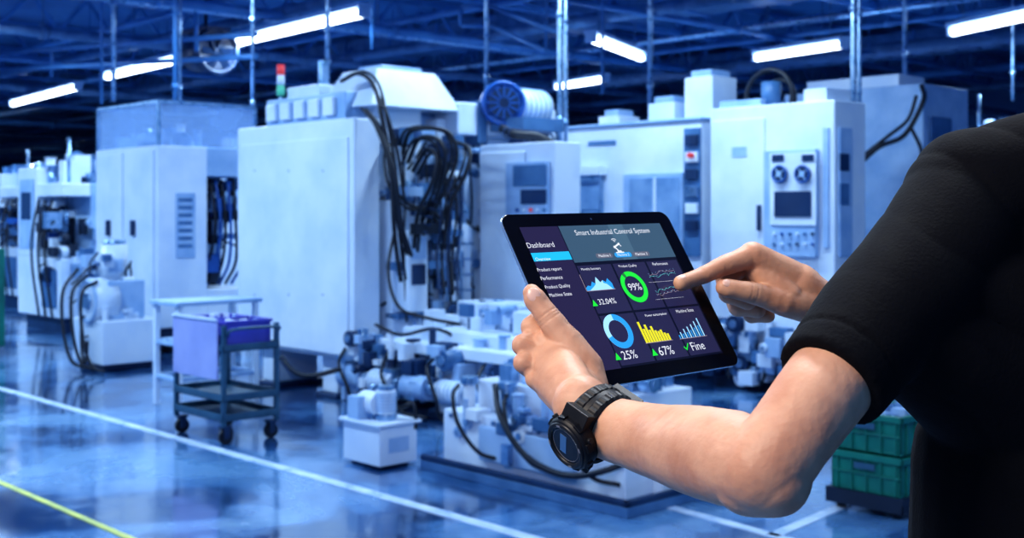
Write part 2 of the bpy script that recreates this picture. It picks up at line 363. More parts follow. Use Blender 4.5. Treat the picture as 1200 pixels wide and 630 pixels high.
# ------------------------------------------------------------ machine 2 (central)
def m2():
    R=Root(415,8.7,'transfer_machine','large white transfer machine with cable loops, castings and cabinet','machine'); e=R.e
    W=-1.63
    mb=MB(); mb.box(W,0,0,.235,.36,2.10,WH); mb.obj('front_enclosure',e,.012)
    mb=MB(); R.fbox(mb,284,165,409,408,WH,th=.012)
    for u in(300,340,380):
        for v in(200,345):
            x,z=R.fx(u,v); mb.cyl((x,-.02,z),(x,0,z),.007,GR,n=10)
    mb.obj('door',e,.006)
    mb=MB(); mb.box(-1.45,-.28,.235,1.05,.5,2.2,WH2); mb.box(-1.0,-.14,.9,1.7,.5,2.15,WH); mb.box(-.5,-.14,.3,.75,1.5,2.28,WH)
    mb.box(-.4,.06,.30,.56,.36,1.5,WH); mb.box(-.4,.02,.6,.95,.36,1.12,WH); mb.box(-.4,.08,1.0,1.25,.36,1.7,WH)
    mb.obj('column_casting',e,.02)
    mb=MB(); mb.box(-1.35,-.25,.10,.75,2.1,2.32,WH2); mb.box(-1.2,-.75,.2,.7,2.32,2.42,WH)
    for k in range(5): mb.box(-1.3+k*.2,-1.16+k*.2,.06,.1,2.14,2.28,WH)
    mb.obj('top_housing',e,.012)
    mb=MB(); mb.frust(-.72,.0,.15,1.05,2.2,2.50,.14,.16,WH); mb.box(-.5,-.2,.4,.8,2.49,2.54,WH2); mb.obj('sloped_hood',e,.012)
    mb=MB(); mb.box(-.35,-.0,1.0,2.1,2.02,2.28,WH); mb.box(-.3,.02,1.2,1.3,1.95,2.3,GR); mb.box(-.3,.02,1.7,1.78,1.95,2.3,GR); mb.obj('cross_beam',e,.015)
    kc=R.loc(Vector(((650-600)*8.75/FPX,8.75,0))); kl,_=R.fx(562,250,kc.y)
    zt=1.4+(250-166)*8.85/FPX; kb=.36
    mb=MB(); mb.box(kl,kc.x,kc.y,kc.y+.28,kb,zt,WH); mb.box(kl+.02,kc.x-.3,kc.y-.02,kc.y,kb+.05,zt-.06,WH); mb.obj('side_cabinet',e,.012)
    mb=MB(); R.fbox(mb,598,190,645,268,WH2,y=kc.y,th=.05); R.fbox(mb,602,193,641,218,GR,y=kc.y-.05,th=.01); R.fbox(mb,611,222,641,239,SCR,y=kc.y-.05,th=.012)
    for i in range(5):
        x,z=R.fx(607+i*8,246,kc.y-.05); mb.cyl((x,kc.y-.07,z),(x,kc.y-.05,z),.014,[BL,WH,RD,WH,GR][i],n=12)
    mb.obj('control_panel',e,.004)
    mb=MB(); greeble(mb,-.1,.12,.32,1.30,.9,2.0,100,[WH,WH2,WH,MT,DB,GR,DB,WH2,GR],.05,.17,21)
    greeble(mb,.0,.12,.35,1.2,.45,1.1,60,[WH,WH2,WH2,MT,WH,DB,GR],.04,.12,22)
    y,z=R.sx(545,330,.1); mb.cyl((.10,y,z-.35),(.10,y,z+.45),.06,WH); mb.cyl((.10,y,z+.45),(.10,y,z+.6),.04,MT)
    for zz in range(6): mb.ring((.10,y,z-.3+zz*.12),(0,0,1),.062,.01,MT,n=20,k=6)
    y,z=R.sx(485,325,.15); mb.box(.0,.2,y-.09,y+.09,z-.25,z+.35,WH); mb.box(.2,.22,y-.06,y+.06,z-.05,z+.1,DB); mb.box(.2,.215,y-.07,y+.07,z+.14,z+.3,WH2)
    for k in range(8): mb.tube([(.13,.34+k*.11,1.9),(.14,.36+k*.11,1.5),(.15,.34+k*.11,1.15),(.16,.36+k*.11,.6)],.009,MT if k%2 else BK,n=6)
    mb.box(-.02,.14,.3,1.25,.98,1.04,GR); mb.box(-.02,.13,.3,1.25,.62,.66,GR)
    mb.obj('spindle_head',e,.006)
    mb=MB()
    C=[[(400,95,9),(420,86,8.8),(438,100,8.7),(448,140,8.6),(458,200,8.6),(462,270,8.6),(470,330,8.6)],
       [(428,128,8.7),(445,150,8.6),(462,200,8.5),(470,260,8.55),(482,300,8.6)],
       [(472,180,8.9),(480,155,8.8),(505,150,8.7),(528,158,8.7),(535,185,8.7),(520,225,8.7),(500,262,8.8)],
       [(478,190,8.9),(492,162,8.7),(515,165,8.6),(522,190,8.6),(512,230,8.7),(496,275,8.8)],
       [(484,200,8.9),(500,175,8.7),(512,185,8.6),(506,215,8.6),(490,250,8.7),(485,290,8.8)],
       [(530,165,9.),(550,175,8.9),(545,205,8.8),(528,240,8.8),(520,290,8.8)],
       [(470,160,9.),(455,175,8.8),(460,215,8.7),(480,240,8.7),(505,245,8.8),(520,262,8.8)],
       [(436,100,8.8),(452,130,8.6),(466,180,8.6),(474,235,8.6)],
       [(462,270,8.6),(455,320,8.5),(468,360,8.4),(500,372,8.4),(540,380,8.4)],
       [(440,380,8.4),(470,392,8.3),(510,385,8.3),(545,400,8.3)]]
    rj=random.Random(9)
    for i,c in enumerate(C):
        mb.tube([R.p(*q) for q in c],.016 if i<6 else .012,BK,n=10)
        if i<7:
            dx,dy=rj.uniform(4,7)*rj.choice((-1,1)),rj.uniform(-5,5)
            mb.tube([R.p(q[0]+dx,q[1]+dy,q[2]+.03) for q in c],.011,BK,n=8)
    for k in range(7): mb.ring(R.p(496+k*3,272-k*9,8.72),(0,.3,1),.028,.007,DB,n=14,k=6)
    for k in range(5): mb.tube([R.p(515+k*6,205,8.85),R.p(517+k*6,250,8.8),R.p(512+k*6,300,8.8),R.p(516+k*5,345,8.7)],.010,BK if k%2 else DB,n=6)
    mb.box(*(lambda q:(q.x-.03,q.x+.03,q.y-.13,q.y+.13,q.z-.04,q.z+.04))(R.p(500,268,8.75)),BK)
    mb.obj('cable_loom',e)
    c=R.p(588,122,9.6)
    mb=MB(); d=Vector((.15,-.98,0)); d=Vector((d.dot(A),d.dot(B),0)); mb.cyl(c-d*.05,c+d*.10,.175,BL,n=32); mb.cyl(c+d*.10,c+d*.13,.12,DB,n=32); mb.ring(c+d*.1,d,.163,.018,BL,n=32)
    for k in range(12):
        t=k*math.pi/6; x,y,a=frame(d); mb.obox(c+d*.115+(x*math.cos(t)+y*math.sin(t))*.09,x*math.cos(t)+y*math.sin(t),y*math.cos(t)-x*math.sin(t),d,.05,.006,.02,BL)
    a_=R.p(660,122,9.9)-c; a_.z=0; a_.normalize()
    mb.cyl(c+a_*.12-d*.15,c+a_*.42-d*.25,.15,WH,n=28)
    for k in range(6): mb.ring(c-d*(.16+.016*k)+a_*(.14+.05*k),a_-d*.33,.15,.010,WH2,n=28,k=6)
    mb.cyl(c-d*.55,c-d*.05,.14,WH,n=28)
    mb.box(c.x-.12,c.x+.30,c.y-.05,c.y+.4,c.z-.22,c.z-.12,GR); mb.obj('spindle_motor',e)
    mb=MB(); mb.tube([R.p(588,150,9.3),(R.p(605,158,9.2)),R.p(630,160,9.2),R.p(652,172,9.2)],.035,BK,n=12)
    for k in range(9): mb.ring(R.p(595+k*6,155.5+k*.8,9.2),(.7,-.7,0),.036,.008,DB,n=14,k=6)
    mb.obj('corrugated_hose',e)
    c=R.p(329,112,9.7); mb=MB(); mb.cyl((c.x,c.y,2.3),(c.x,c.y,c.z),.015,MT)
    for k,m in enumerate([pm('signal_green',(.1,.5,.35),None,emit=(.1,.6,.4),es=.2),WH,RD]): mb.cyl((c.x,c.y,c.z+k*.085),(c.x,c.y,c.z+k*.085+.08),.032,m)
    mb.obj('signal_lamp',e)
    mb=MB(); mb.box(-.9,-.84,.3,.36,2.3,2.62,MT); mb.obj('roof_bracket',e)
    mb=MB(); mb.box(-1.5,.25,.15,1.5,.30,.50,WH2); mb.box(.25,1.9,.25,1.0,.34,.58,WH); mb.box(.0,1.7,.1,.25,.42,.5,WH); mb.box(-1.45,.1,.02,.15,.32,.4,WH); mb.box(.3,1.8,.2,.95,.08,.34,WH2)
    mb.box(.45,1.15,.6,.98,.58,.76,WH); mb.box(1.25,1.75,.4,.9,.58,.74,WH)
    for x in(-1.3,-.45,.15,.9,1.6): mb.box(x-.1,x+.1,.1,.5,.04,.35,WH); mb.box(x-.14,x+.14,.06,.54,0,.04,DB)
    for x in(-1.3,-.3): mb.box(x-.1,x+.1,1.1,1.3,0,.32,WH)
    mb.box(kl+.05,kc.x-.05,kc.y+.02,kc.y+.26,0,.36,GR)
    mb.obj('machine_bed',e,.01)
    mb=MB(); greeble(mb,-.3,1.75,-.03,.28,.12,.5,90,[WH,WH2,WH,WH2,MT,DB,DB,GR],.05,.17,31,'y')
    for k in range(5): x=-.1+k*.37; mb.cyl((x,-.02,.22),(x+.25,-.02,.22),.08,WH if k%2 else WH2,n=24); mb.cyl((x+.25,-.02,.22),(x+.3,-.02,.22),.05,MT); [mb.ring((x+.03+.04*j,-.02,.22),(1,0,0),.08,.006,WH2,n=22,k=5) for j in range(5)]
    greeble(mb,.35,1.15,.3,.9,.6,.74,26,[WH,WH2,WH,MT,GR,DB],.05,.14,33,'y',hoses=False)
    greeble(mb,1.2,1.8,.3,.85,.6,.72,14,[WH,WH2,WH,MT,GR],.06,.16,34,hoses=False)
    mb.obj('drive_unit',e,.004)
    mb=MB()
    for k in range(4):
        r=random.Random(k+50); x=-.1+k*.5
        mb.tube([(x,.0,.42),(x+.08,-.12,.32+r.uniform(-.05,.05)),(x+.2,-.14,.18),(x+.3+r.uniform(-.1,.1),-.1,.05),(x+.5,-.05,.03)],.012,BK)
    mb.tube([R.p(330,418,8.6),R.p(345,435,8.4),R.p(365,440,8.3),R.p(400,432,8.3)],.018,BK)
    mb.obj('floor_hose',e)
m2()
def m2b():
    R=Root(735,5.47,'machine_base_unit','low white machine base on dark steel tray with hoses and valves','machine base'); e=R.e
    L=-1.5; Wd=1.35
    mb=MB(); mb.box(L,0,0,Wd,0,.05,GR); mb.box(L,0,0,.03,.05,.08,DB); mb.box(-.03,0,0,Wd,.05,.08,DB); mb.obj('steel_tray',e,.005)
    mb=MB(); mb.box(L+.08,-.10,.10,.85,.05,.33,WH); mb.box(L+.25,-.25,.2,.8,.33,.50,WH); mb.box(L+.4,-.4,.07,.10,.1,.28,WH2); mb.box(-.10,-.04,.3,.7,.05,.25,WH)
    mb.box(L+.2,L+.55,.95,1.25,.05,.4,WH); mb.box(-.6,-.1,.95,1.25,.05,.3,WH2); mb.cyl((L+.5,.5,.46),(L+.5,.5,.6),.16,WH,n=32); mb.box(-.7,-.4,.3,.7,.46,.64,WH)
    for k in range(8): mb.cyl((L+.15+k*.17,.10,.30),(L+.15+k*.17,.085,.30),.014,GR,n=10)
    mb.obj('base_casting',e,.012)
    mb=MB(); greeble(mb,L+.2,-.2,.08,.16,.14,.4,26,[WH,WH2,MT,WH2,WH,GR],.04,.12,41,'y',hoses=False)
    for k in range(4): x=L+.25+k*.3; mb.cyl((x,.14,.33),(x,.14,.48),.035,[WH,MT,WH2,WH][k]); mb.cyl((x,.14,.48),(x,.14,.52),.05,MT)
    greeble(mb,L+.3,-.2,.25,.8,.5,.56,22,[WH,WH2,WH,MT,GR],.06,.15,43,hoses=False)
    mb.obj('valve_manifold',e,.004)
    mb=MB()
    for k in range(3):
        x=L+.15+k*.4
        mb.tube([(x,.15,.46),(x+.08,.04,.42),(x+.16,.01,.28),(x+.3,.03,.15),(x+.42,.1,.12)],.011,BK)
    mb.tube([(-1.0,.1,.5),(-.85,.0,.36),(-.65,-.02,.2),(-.4,-.0,.14),(-.15,.05,.2),(-.05,.3,.3)],.016,BK)
    mb.obj('hose',e)
m2b()
def tank():
    R=Root(445,6.49,'coolant_tank','small white coolant tank with pump motor standing on floor','tank'); e=R.e
    mb=MB(); mb.box(-.34,0,0,.26,.02,.235,WH); mb.box(-.36,.02,-.02,.28,.235,.255,WH); mb.box(-.3,-.04,.03,.23,0,.02,DB); mb.obj('tank_body',e,.006)
    mb=MB(); mb.cyl((-.10,.12,.255),(-.10,.12,.29),.06,MT); mb.cyl((-.10,.12,.29),(-.10,.12,.42),.055,WH)
    for k in range(6): mb.ring((-.10,.12,.31+k*.018),(0,0,1),.056,.005,WH2,n=20,k=6)
    mb.cyl((-.10,.12,.42),(-.10,.12,.445),.045,MT); mb.cyl((-.27,.1,.34),(-.13,.1,.34),.065,WH); mb.cyl((-.31,.1,.34),(-.27,.1,.34),.045,MT); mb.box(-.27,-.15,.06,.16,.255,.3,MT); mb.box(-.3,-.2,.0,.1,.255,.38,WH2); mb.obj('pump_motor',e,.003)
    mb=MB(); mb.ring((-.26,.16,.33),(1,.3,0),.09,.012,MT,n=24); mb.tube([(-.1,.2,.3),(-.02,.24,.34),(.0,.25,.28),(-.0,.25,.2)],.012,BK); mb.obj('pipe_fitting',e)
    mb=MB(); mb.box(.0,.003,.06,.2,.09,.17,WH2); mb.obj('nameplate',e)
tank()
def caster(mb,x,y,z=.0,r=.045):
    mb.cyl((x-.015,y,r),(x+.015,y,r),r,BK,n=20); mb.cyl((x-.017,y,r),(x+.017,y,r),r*.4,DB,n=12)
    mb.box(x-.026,x-.02,y-.02,y+.02,r-.01,r*2.3,DB); mb.box(x+.02,x+.026,y-.02,y+.02,r-.01,r*2.3,DB); mb.box(x-.03,x+.03,y-.03,y+.03,r*2.2,r*2.5,DB)
def cart():
    R=Root(261,7.2,'tool_cart','dark teal tool cart with lavender side panel and open shelves','cart'); e=R.e
    W=-.62;D=.40
    mb=MB()
    for x in(W+.015,-.015):
        for y in(.015,D-.015): mb.box(x-.014,x+.014,y-.014,y+.014,.11,.72,TG)
    for z in(.14,.26,.56): mb.box(W,0,0,D,z,z+.012,TG)
    for z in(.14,.26,.56):
        for y in(0,D-.012): mb.box(W,0,y,y+.012,z,z+.045,TG)
        for x in(W,-.012): mb.box(x,x+.012,0,D,z,z+.045,TG)
    mb.obj('cart_frame',e,.003)
    mb=MB(); mb.box(W+.02,-.05,-.012,0,.39,.76,LV); mb.box(W+.02,-.05,-.018,-.012,.745,.765,WH); mb.obj('side_panel',e,.004,'light lavender sheet panel')
    for x in(W+.04,-.04):
        for y in(.04,D-.04):
            mb=MB(); caster(mb,x,y); mb.obj('castor',e)
    mb=MB(); mb.tube([(.0,.03,.66),(.05,.05,.7),(.05,D-.05,.7),(.0,D-.03,.66)],.010,TG,sub=4); mb.obj('handle',e)
    def bin_(x0,x1,y0,y1,z,h,m,lab):
        c=R.o+A*((x0+x1)/2)+B*((y0+y1)/2)+ZU*z
        mb=MB(); w=(x1-x0)/2;d=(y1-y0)/2;t=.008
        mb.box(-w,w,-d,d,0,t,m); mb.box(-w,w,-d,-d+t,t,h,m); mb.box(-w,w,d-t,d,t,h,m); mb.box(-w,-w+t,-d,d,t,h,m); mb.box(w-t,w,-d,d,t,h,m)
        mb.box(-w-.01,w+.01,-d-.01,-d,h-.02,h,m); mb.box(-w-.01,w+.01,d,d+.01,h-.02,h,m); mb.box(-w-.01,-w,-d,d,h-.02,h,m); mb.box(w,w+.01,-d,d,h-.02,h,m)
        o=mb.obj('parts_bin',None,.003); o.location=c; o.rotation_euler=(0,0,TH); tag(o,lab,'bin')
        mb=MB(); greeble(mb,-w*.7,w*.7,-d*.7,d*.7,t+.04,h*.9,24,[MT,WH,BL,LV],.03,.06,int(abs(x0)*100),hoses=False); g=mb.obj('machined_parts',None); g.location=c; g.rotation_euler=(0,0,TH); tag(g,'pile of small machined metal parts inside a plastic bin','parts',kind='stuff')
    bin_(-.58,-.32,.05,.36,.575,.17,VB,'violet blue plastic bin behind the lavender cart panel')
    bin_(-.29,-.04,.05,.36,.575,.17,VB,'violet blue plastic bin filled with parts on the cart')
cart()
def rack():
    R=Root(210,8.5,'work_table_rack','white tubular steel rack table standing beside the machine','rack'); e=R.e
    mb=MB(); W=-.34; D=.62
    for x in(W,0):
        for y in(0,D): mb.box(x-.02,x+.02,y-.02,y+.02,0,.74,WH)
    for z in(.2,.45):
        for x in(W,0): mb.box(x-.015,x+.015,0,D,z,z+.03,WH2)
        for y in(0,D): mb.box(W,0,y-.015,y+.015,z,z+.03,WH2)
    mb.obj('rack_frame',e,.004)
    mb=MB(); mb.box(W-.04,.04,-.04,D+.04,.74,.77,WH2); mb.obj('table_top',e,.004)
    mb=MB(); mb.box(W+.01,-.01,.02,D-.02,.47,.49,MT); mb.obj('shelf',e)
rack()
def m0():
    R=Root(120,10.5,'hydraulic_unit','white hydraulic power unit with drum, valves and black hoses','machine'); e=R.e
    mb=MB(); mb.box(-.62,0,0,.55,.06,.45,WH); mb.box(-.58,-.06,.05,.5,0,.06,DB); mb.box(-.5,-.1,.1,.45,.45,.8,WH2); mb.obj('base',e,.012)
    mb=MB(); mb.cyl((-.25,-.02,.62),(-.25,.2,.62),.2,WH,n=28); mb.ring((-.25,-.02,.62),(0,1,0),.18,.02,WH2,n=28); mb.cyl((-.25,-.05,.62),(-.25,-.02,.62),.07,MT); mb.cyl((-.3,.25,.8),(-.3,.25,1.12),.12,WH); mb.cyl((-.3,.25,1.12),(-.3,.25,1.16),.1,MT); mb.obj('drum',e)
    mb=MB(); greeble(mb,-.55,-.05,.02,.35,.3,1.05,60,[WH,WH2,WH,DB,GR,MT],.04,.14,61,'y'); mb.obj('valve_cluster',e,.004)
    mb=MB()
    for k in range(3):
        x=-.5+k*.2; mb.tube([(x,.0,.9-.05*k),(x+.02,-.15,.7),(x+.1,-.18,.35),(x+.22,-.16,.1),(x+.35,-.1,.04)],.015,BK)
    mb.ring((-.1,-.12,.3),(.3,1,0),.2,.014,BK,n=28,a0=math.pi*.5,a1=math.pi*1.6); mb.obj('hose',e)
m0()
def gmachine(u,d,w,dp,h,seed,label,name='machine_tool'):
    R=Root(u,d,name,label,'machine'); e=R.e; r=random.Random(seed)
    mb=MB(); mb.box(-w,0,0,dp,.18,h*.45,WH); mb.box(-w,-w*.55,0,dp,h*.45,h,WH); mb.box(-w*.55,0,dp*.35,dp,h*.45,h*.9,WH2); mb.box(-w*.55,0,0,dp*.35,h*.82,h*.9,WH); mb.obj('body',e,.015)
    mb=MB(); mb.box(-w+.08,-.08,.08,dp-.08,0,.18,DB); mb.obj('plinth',e)
    mb=MB(); greeble(mb,-w*.52,-.05,-.05,dp*.35,h*.3,h*.78,50,[DB,GR,MT,WH,BL,NB,WH],.06,.2,seed,'y'); greeble(mb,-.05,.06,.1,dp-.1,.3,h*.8,30,[WH,WH2,GR,MT],.06,.2,seed+7); mb.obj('work_head',e)
    mb=MB(); mb.box(-w*.93,-w*.6,-.015,0,h*.5,h*.93,WH2); mb.box(-w*.88,-w*.66,-.022,-.015,h*.68,h*.85,SCR); mb.obj('door',e,.005)
    mb=MB(); mb.box(-.4*w,-.1*w,-.02,0,.3,h*.38,GR); mb.obj('access_panel',e)
    mb=MB(); greeble(mb,-w+.15,-.15,.15,dp-.15,h*.9,h+.12,14,[WH,WH2,MT,GR],.1,.3,seed+1,hoses=False); mb.obj('roof_fitting',e)
    mb=MB()
    for k in range(3):
        x=-w*.5+k*w*.15; mb.tube([(x,0,h*.8),(x+.05,-.1,h*.6),(x+.1,-.12,h*.4),(x+.2,-.08,.2)],.015,BK)
    mb.cyl((-w*.2,dp*.2,h*.9),(-w*.2,dp*.2,h+.35),.02,MT); mb.obj('cable',e)
    return R
gmachine(72,13.8,1.3,1.0,1.95,5,'white machine tool with open work head and hanging black hoses')
gmachine(24,17.5,1.4,1.1,2.0,6,'white machine tool with blue control window in the row')
gmachine(100,24,1.8,1.2,2.2,7,'white enclosed machine tool farther along the aisle')
gmachine(20,28,1.8,1.2,2.2,9,'pale machine tool at the end of the aisle')
gmachine(330,18,1.8,1.2,2.6,10,'tall white machine tool behind the transfer machine')
gmachine(790,16,2.2,1.2,2.6,12,'white machine tool standing in the second row')
gmachine(1180,15,2.4,1.3,2.6,13,'pale blue machine tool standing in the second row')
R=Root(-43,11.6,'parts_cabinet','teal parts cabinet standing beside the aisle','cabinet')
mb=MB(); mb.box(-.5,0,0,.4,.08,1.05,GN); mb.box(-.46,-.04,.04,.36,0,.08,DB); mb.obj('body',R.e,.008)
mb=MB(); mb.box(-.47,-.03,-.015,0,.12,1.0,GN); mb.obj('door',R.e,.004)
def m3():
    R=Root(822,10.,'machine_enclosure','white machine enclosure with sliding window and boxes on roof','machine'); e=R.e
    w=-1.56; D=1.0; H=2.18
    mb=MB(); mb.box(w,0,0,D,.2,H,WH); mb.box(w-.02,.02,-.03,D,H,H+.03,WH2); mb.obj('body',e,.012)
    mb=MB(); mb.box(w+.1,-.1,.08,D-.05,0,.2,DB); mb.obj('plinth',e)
    mb=MB(); R.fbox(mb,733,203,802,330,WH2,th=.03); R.fbox(mb,738,208,797,300,WIN,y=-.03,th=.01)
    R.fbox(mb,766,208,769,300,WH,y=-.04,th=.012); mb.obj('sliding_door',e,.004)
    mb=MB(); R.fbox(mb,668,206,708,300,MT,th=.05); R.fbox(mb,672,212,703,246,WIN,y=-.05,th=.01); R.fbox(mb,664,196,712,206,WH,th=.12); R.fbox(mb,674,250,684,300,DB,y=-.05,th=.02); mb.obj('control_panel',e,.004)
    mb=MB(); R.fbox(mb,803,150,822,300,GR,th=.02)
    for i in range(6): R.fbox(mb,805,158+i*20,819,170+i*20,[DB,WH,DB,MT,WH,DB][i],y=-.02,th=.03)
    x,z=R.fx(811,182,-.05); mb.cyl((x,-.1,z),(x,-.03,z),.022,RD); mb.obj('switch_column',e,.003)
    for i,(a,b,c,d,h0,h1) in enumerate([(-1.35,-1.1,.2,.5,0,.09),(-.75,-.45,.2,.5,0,.17),(-.3,-.0,.15,.5,0,.36)]):
        mb=MB(); mb.box(a,b,c,d,H+.03+h0,H+.03+h1,WH); mb.box(a+.04,b-.04,c+.04,d-.04,H+.03+h1,H+.09+h1,WH2); mb.obj('roof_box',e,.01)
    mb=MB(); R.fbox(mb,690,165,722,170,GR,th=.01); mb.obj('vent_slot',e)
    mb=MB(); greeble(mb,w+.1,-.1,-.15,-.02,.15,.75,70,[WH,WH2,WH,MT,GR,DB],.05,.16,71,'y'); mb.obj('lower_fitting',e,.004)
m3()
def m4():
    R=Root(978,9.,'control_machine','tall white machine cabinet with operator console and two dials','machine'); e=R.e
    w=-1.16; D=.45; H=2.26
    mb=MB(); mb.box(w,0,0,D,.36,H,WH); mb.obj('body',e,.012)
    mb=MB(); mb.box(w+.05,-.05,.05,D-.02,.08,.36,GR); mb.box(w+.02,-.02,.03,D,0,.08,DB); mb.obj('plinth',e)
    mb=MB(); R.fbox(mb,836,140,897,405,WH,th=.015); o=mb.obj('door',e,.005)
    mb=MB(); R.fbox(mb,889,240,892,270,DB,y=-.015,th=.03); mb.obj('handle',o)
    mb=MB(); R.fbox(mb,900,176,960,300,WH2,th=.06); R.fbox(mb,903,179,957,264,WH,y=-.06,th=.012)
    R.fbox(mb,908,224,951,254,SCR,y=-.072,th=.012)
    for u in(905,940): R.fbox(mb,u,181,u+14,189,SCR,y=-.072,th=.01)
    for u in(915.5,942.5):
        x,z=R.fx(u,204,-.07); mb.cyl((x,-.10,z),(x,-.07,z),.062,DB,n=28); mb.ring((x,-.10,z),(0,1,0),.062,.009,BL,n=28); mb.cyl((x,-.11,z),(x,-.10,z),.024,WH2,n=20)
        for k in range(4):
            t=k*math.pi/2+.6; mb.obox((x+.04*math.cos(t),-.105,z+.04*math.sin(t)),Vector((math.cos(t),0,math.sin(t))),Vector((0,1,0)),Vector((-math.sin(t),0,math.cos(t))),.018,.004,.004,WH2)
    for i in range(6):
        for j in range(2):
            x,z=R.fx(908+i*9,274+j*12,-.06); mb.cyl((x,-.085,z),(x,-.06,z),.012,[WH,BL,GR,WH,GR,DB][(i+j*2)%6],n=10)
    mb.obj('operator_console',e,.003)
    mb=MB(); R.fbox(mb,966,150,972,290,WH2,th=.02); mb.obj('cable_duct',e)
    mb=MB(); R.fbox(mb,858,172,875,184,WH2,y=-.015,th=.005); mb.obj('nameplate',e)
    mb=MB(); mb.box(-1.1,-.7,.05,.4,H,H+.06,WH2); mb.ring((-.72,.2,H+.08),(0,1,0),.22,.022,BK,n=30,a0=-math.pi/2-.3,a1=math.pi/2+.3); mb.ring((-.66,.25,H+.05),(.2,1,0),.17,.02,BK,n=30,a0=-math.pi/2-.3,a1=math.pi/2+.3); mb.cyl((-.7,.2,H),(-.7,.2,H+.2),.08,GR); mb.box(-.3,-.1,.05,.4,H,H+.1,WH); mb.obj('roof_hose',e)
    mb=MB(); R.sbox(mb,982,150,996,300,WH2,th=.02); R.sbox(mb,984,180,994,200,DB,x=.02,th=.01); R.sbox(mb,984,215,994,240,GR,x=.02,th=.01); mb.obj('side_panel',e)
    mb=MB(); greeble(mb,w+.05,-.05,-.18,-.02,.08,.55,70,[WH,WH2,WH,MT,GR,DB],.05,.18,91,'y'); mb.obj('lower_fitting',e,.004)
m4()
def m5():
    R=Root(1082,11.,'tall_enclosure','tall pale blue machine enclosure with black cables over front','machine'); e=R.e
    mb=MB(); mb.box(-1.5,0,0,.9,.15,2.6,WH2); mb.box(-1.45,-.75,-.1,0,.15,2.35,WH2); mb.obj('body',e,.012)
    mb=MB(); mb.box(-1.4,-.1,.05,.85,0,.15,DB); mb.obj('plinth',e)
    for c,r in [([(1004,195,10.9),(1030,172,10.8),(1060,158,10.8),(1082,118,10.8),(1080,100,10.9)],.022),([(1008,185,10.9),(1040,160,10.8),(1064,140,10.8),(1074,112,10.8)],.016),([(1068,150,10.8),(1080,180,10.8),(1072,215,10.8)],.016)]:
        mb=MB(); mb.tube([R.p(*q) for q in c],r,BK); mb.obj('cable',e)
    mb=MB(); mb.box(.0,.03,.1,.5,1.2,2.3,GR); mb.obj('side_panel',e,.005)
    mb=MB(); mb.box(-1.3,-.3,.1,.6,2.6,2.72,WH); mb.obj('roof_box',e,.005)
m5()
def crates():
    def crate(u,d,z,lab):
        R=Root(u,d,'plastic_crate',lab,'crate','green crates on dolly'); R.e.location.z=z
        W=-.36;D=.42;h=.18;t=.012
        mb=MB(); mb.box(W,0,0,D,0,t,GN); mb.box(W,0,0,t,t,h,GN); mb.box(W,0,D-t,D,t,h,GN); mb.box(W,W+t,0,D,t,h,GN); mb.box(-t,0,0,D,t,h,GN)
        mb.box(W-.015,.015,-.015,0,h-.03,h,GN); mb.box(0,.015,-.015,D,h-.03,h,GN); mb.box(W-.015,W,-.015,D,h-.03,h,GN); mb.box(W-.015,.015,D,D+.015,h-.03,h,GN)
        for k in range(5): mb.box(W+.03+k*.075,W+.04+k*.075,-.01,0,0,h-.03,GN); mb.box(0,.01,.04+k*.083,.05+k*.083,0,h-.03,GN)
        mb.box(W,0,-.01,0,h*.45,h*.5,GN); mb.obj('crate_body',R.e,.003)
        mb=MB(); mb.box(W*.65,W*.35,-.014,-.009,h*.6,h*.76,TG); mb.obj('handle',R.e)
        mb=MB(); mb.box(.009,.014,D*.35,D*.65,h*.6,h*.76,TG); mb.obj('handle',R.e)
        return R
    U=1056
    crate(U,5.45,.10,'green plastic crate at the bottom of the stack'); R=crate(U,5.45,.29,'green plastic crate holding pale machined parts on the stack')
    mb=MB(); greeble(mb,-.31,-.06,.06,.36,.05,.18,40,[WH2,MT,GR],.04,.09,7,hoses=False); o=mb.obj('crated_parts'); o.location=R.o+ZU*.29; o.rotation_euler=(0,0,TH); tag(o,'pale machined parts heaped in a green crate','parts',kind='stuff')
    R=Root(U,5.45,'crate_dolly','dark flat dolly with castors under green crates','dolly')
    mb=MB(); mb.box(-.38,.02,-.02,.44,.07,.10,NB); mb.box(-.38,.02,-.02,-.01,.03,.07,NB); mb.box(.01,.02,-.02,.44,.03,.07,NB); mb.obj('deck',R.e)
    for x in(-.33,-.04):
        for y in(.04,.38):
            mb=MB(); caster(mb,x,y,0,.028); mb.obj('castor',R.e)
crates()
# ------------------------------------------------------------ TABLET
corn=np.array([(582,254),(783,244),(866,430),(677,455)],float)
x0=np.array([.656,.752,.033]); n0=np.array([.636,-.577,.507])
def orth(x,n):
    x=Vector(x).normalized(); n=Vector(n); n=(n-x*n.dot(x)).normalized(); return x,n.cross(x),n
X0,Y0,N0=orth(x0,n0)
TW=.241
def pose(q):
    c=Vector(q[:3]); w=Vector(q[3:6]); a=w.length; M=Matrix.Rotation(a,3,w) if a>1e-9 else Matrix.Identity(3)
    return c,M@X0,M@Y0,M@N0,q[6]
def proj(p): return (600+FPX*p.x/p.y, V0-FPX*(p.z-HC)/p.y)
def res(q):
    c,x,y,n,h=pose(q); r=[]
    for (sx,sy),t in zip([(-1,1),(1,1),(1,-1),(-1,-1)],corn):
        p=c+x*sx*TW/2+y*sy*h/2; u,v=proj(p); r+= [u-t[0],v-t[1]]
    return np.array(r+[(h-.183)*600])
q=np.array([*P(727,345,1.107),0,0,0,.183])
lam=1e-3
for it in range(60):
    r=res(q); J=np.zeros((len(r),7))
    for k in range(7):
        d=np.zeros(7); d[k]=1e-5; J[:,k]=(res(q+d)-r)/1e-5
    dq=np.linalg.solve(J.T@J+lam*np.diag(np.diag(J.T@J)),-J.T@r)
    if np.sum(res(q+dq)**2)<np.sum(r**2): q=q+dq; lam*=.5
    else: lam*=4
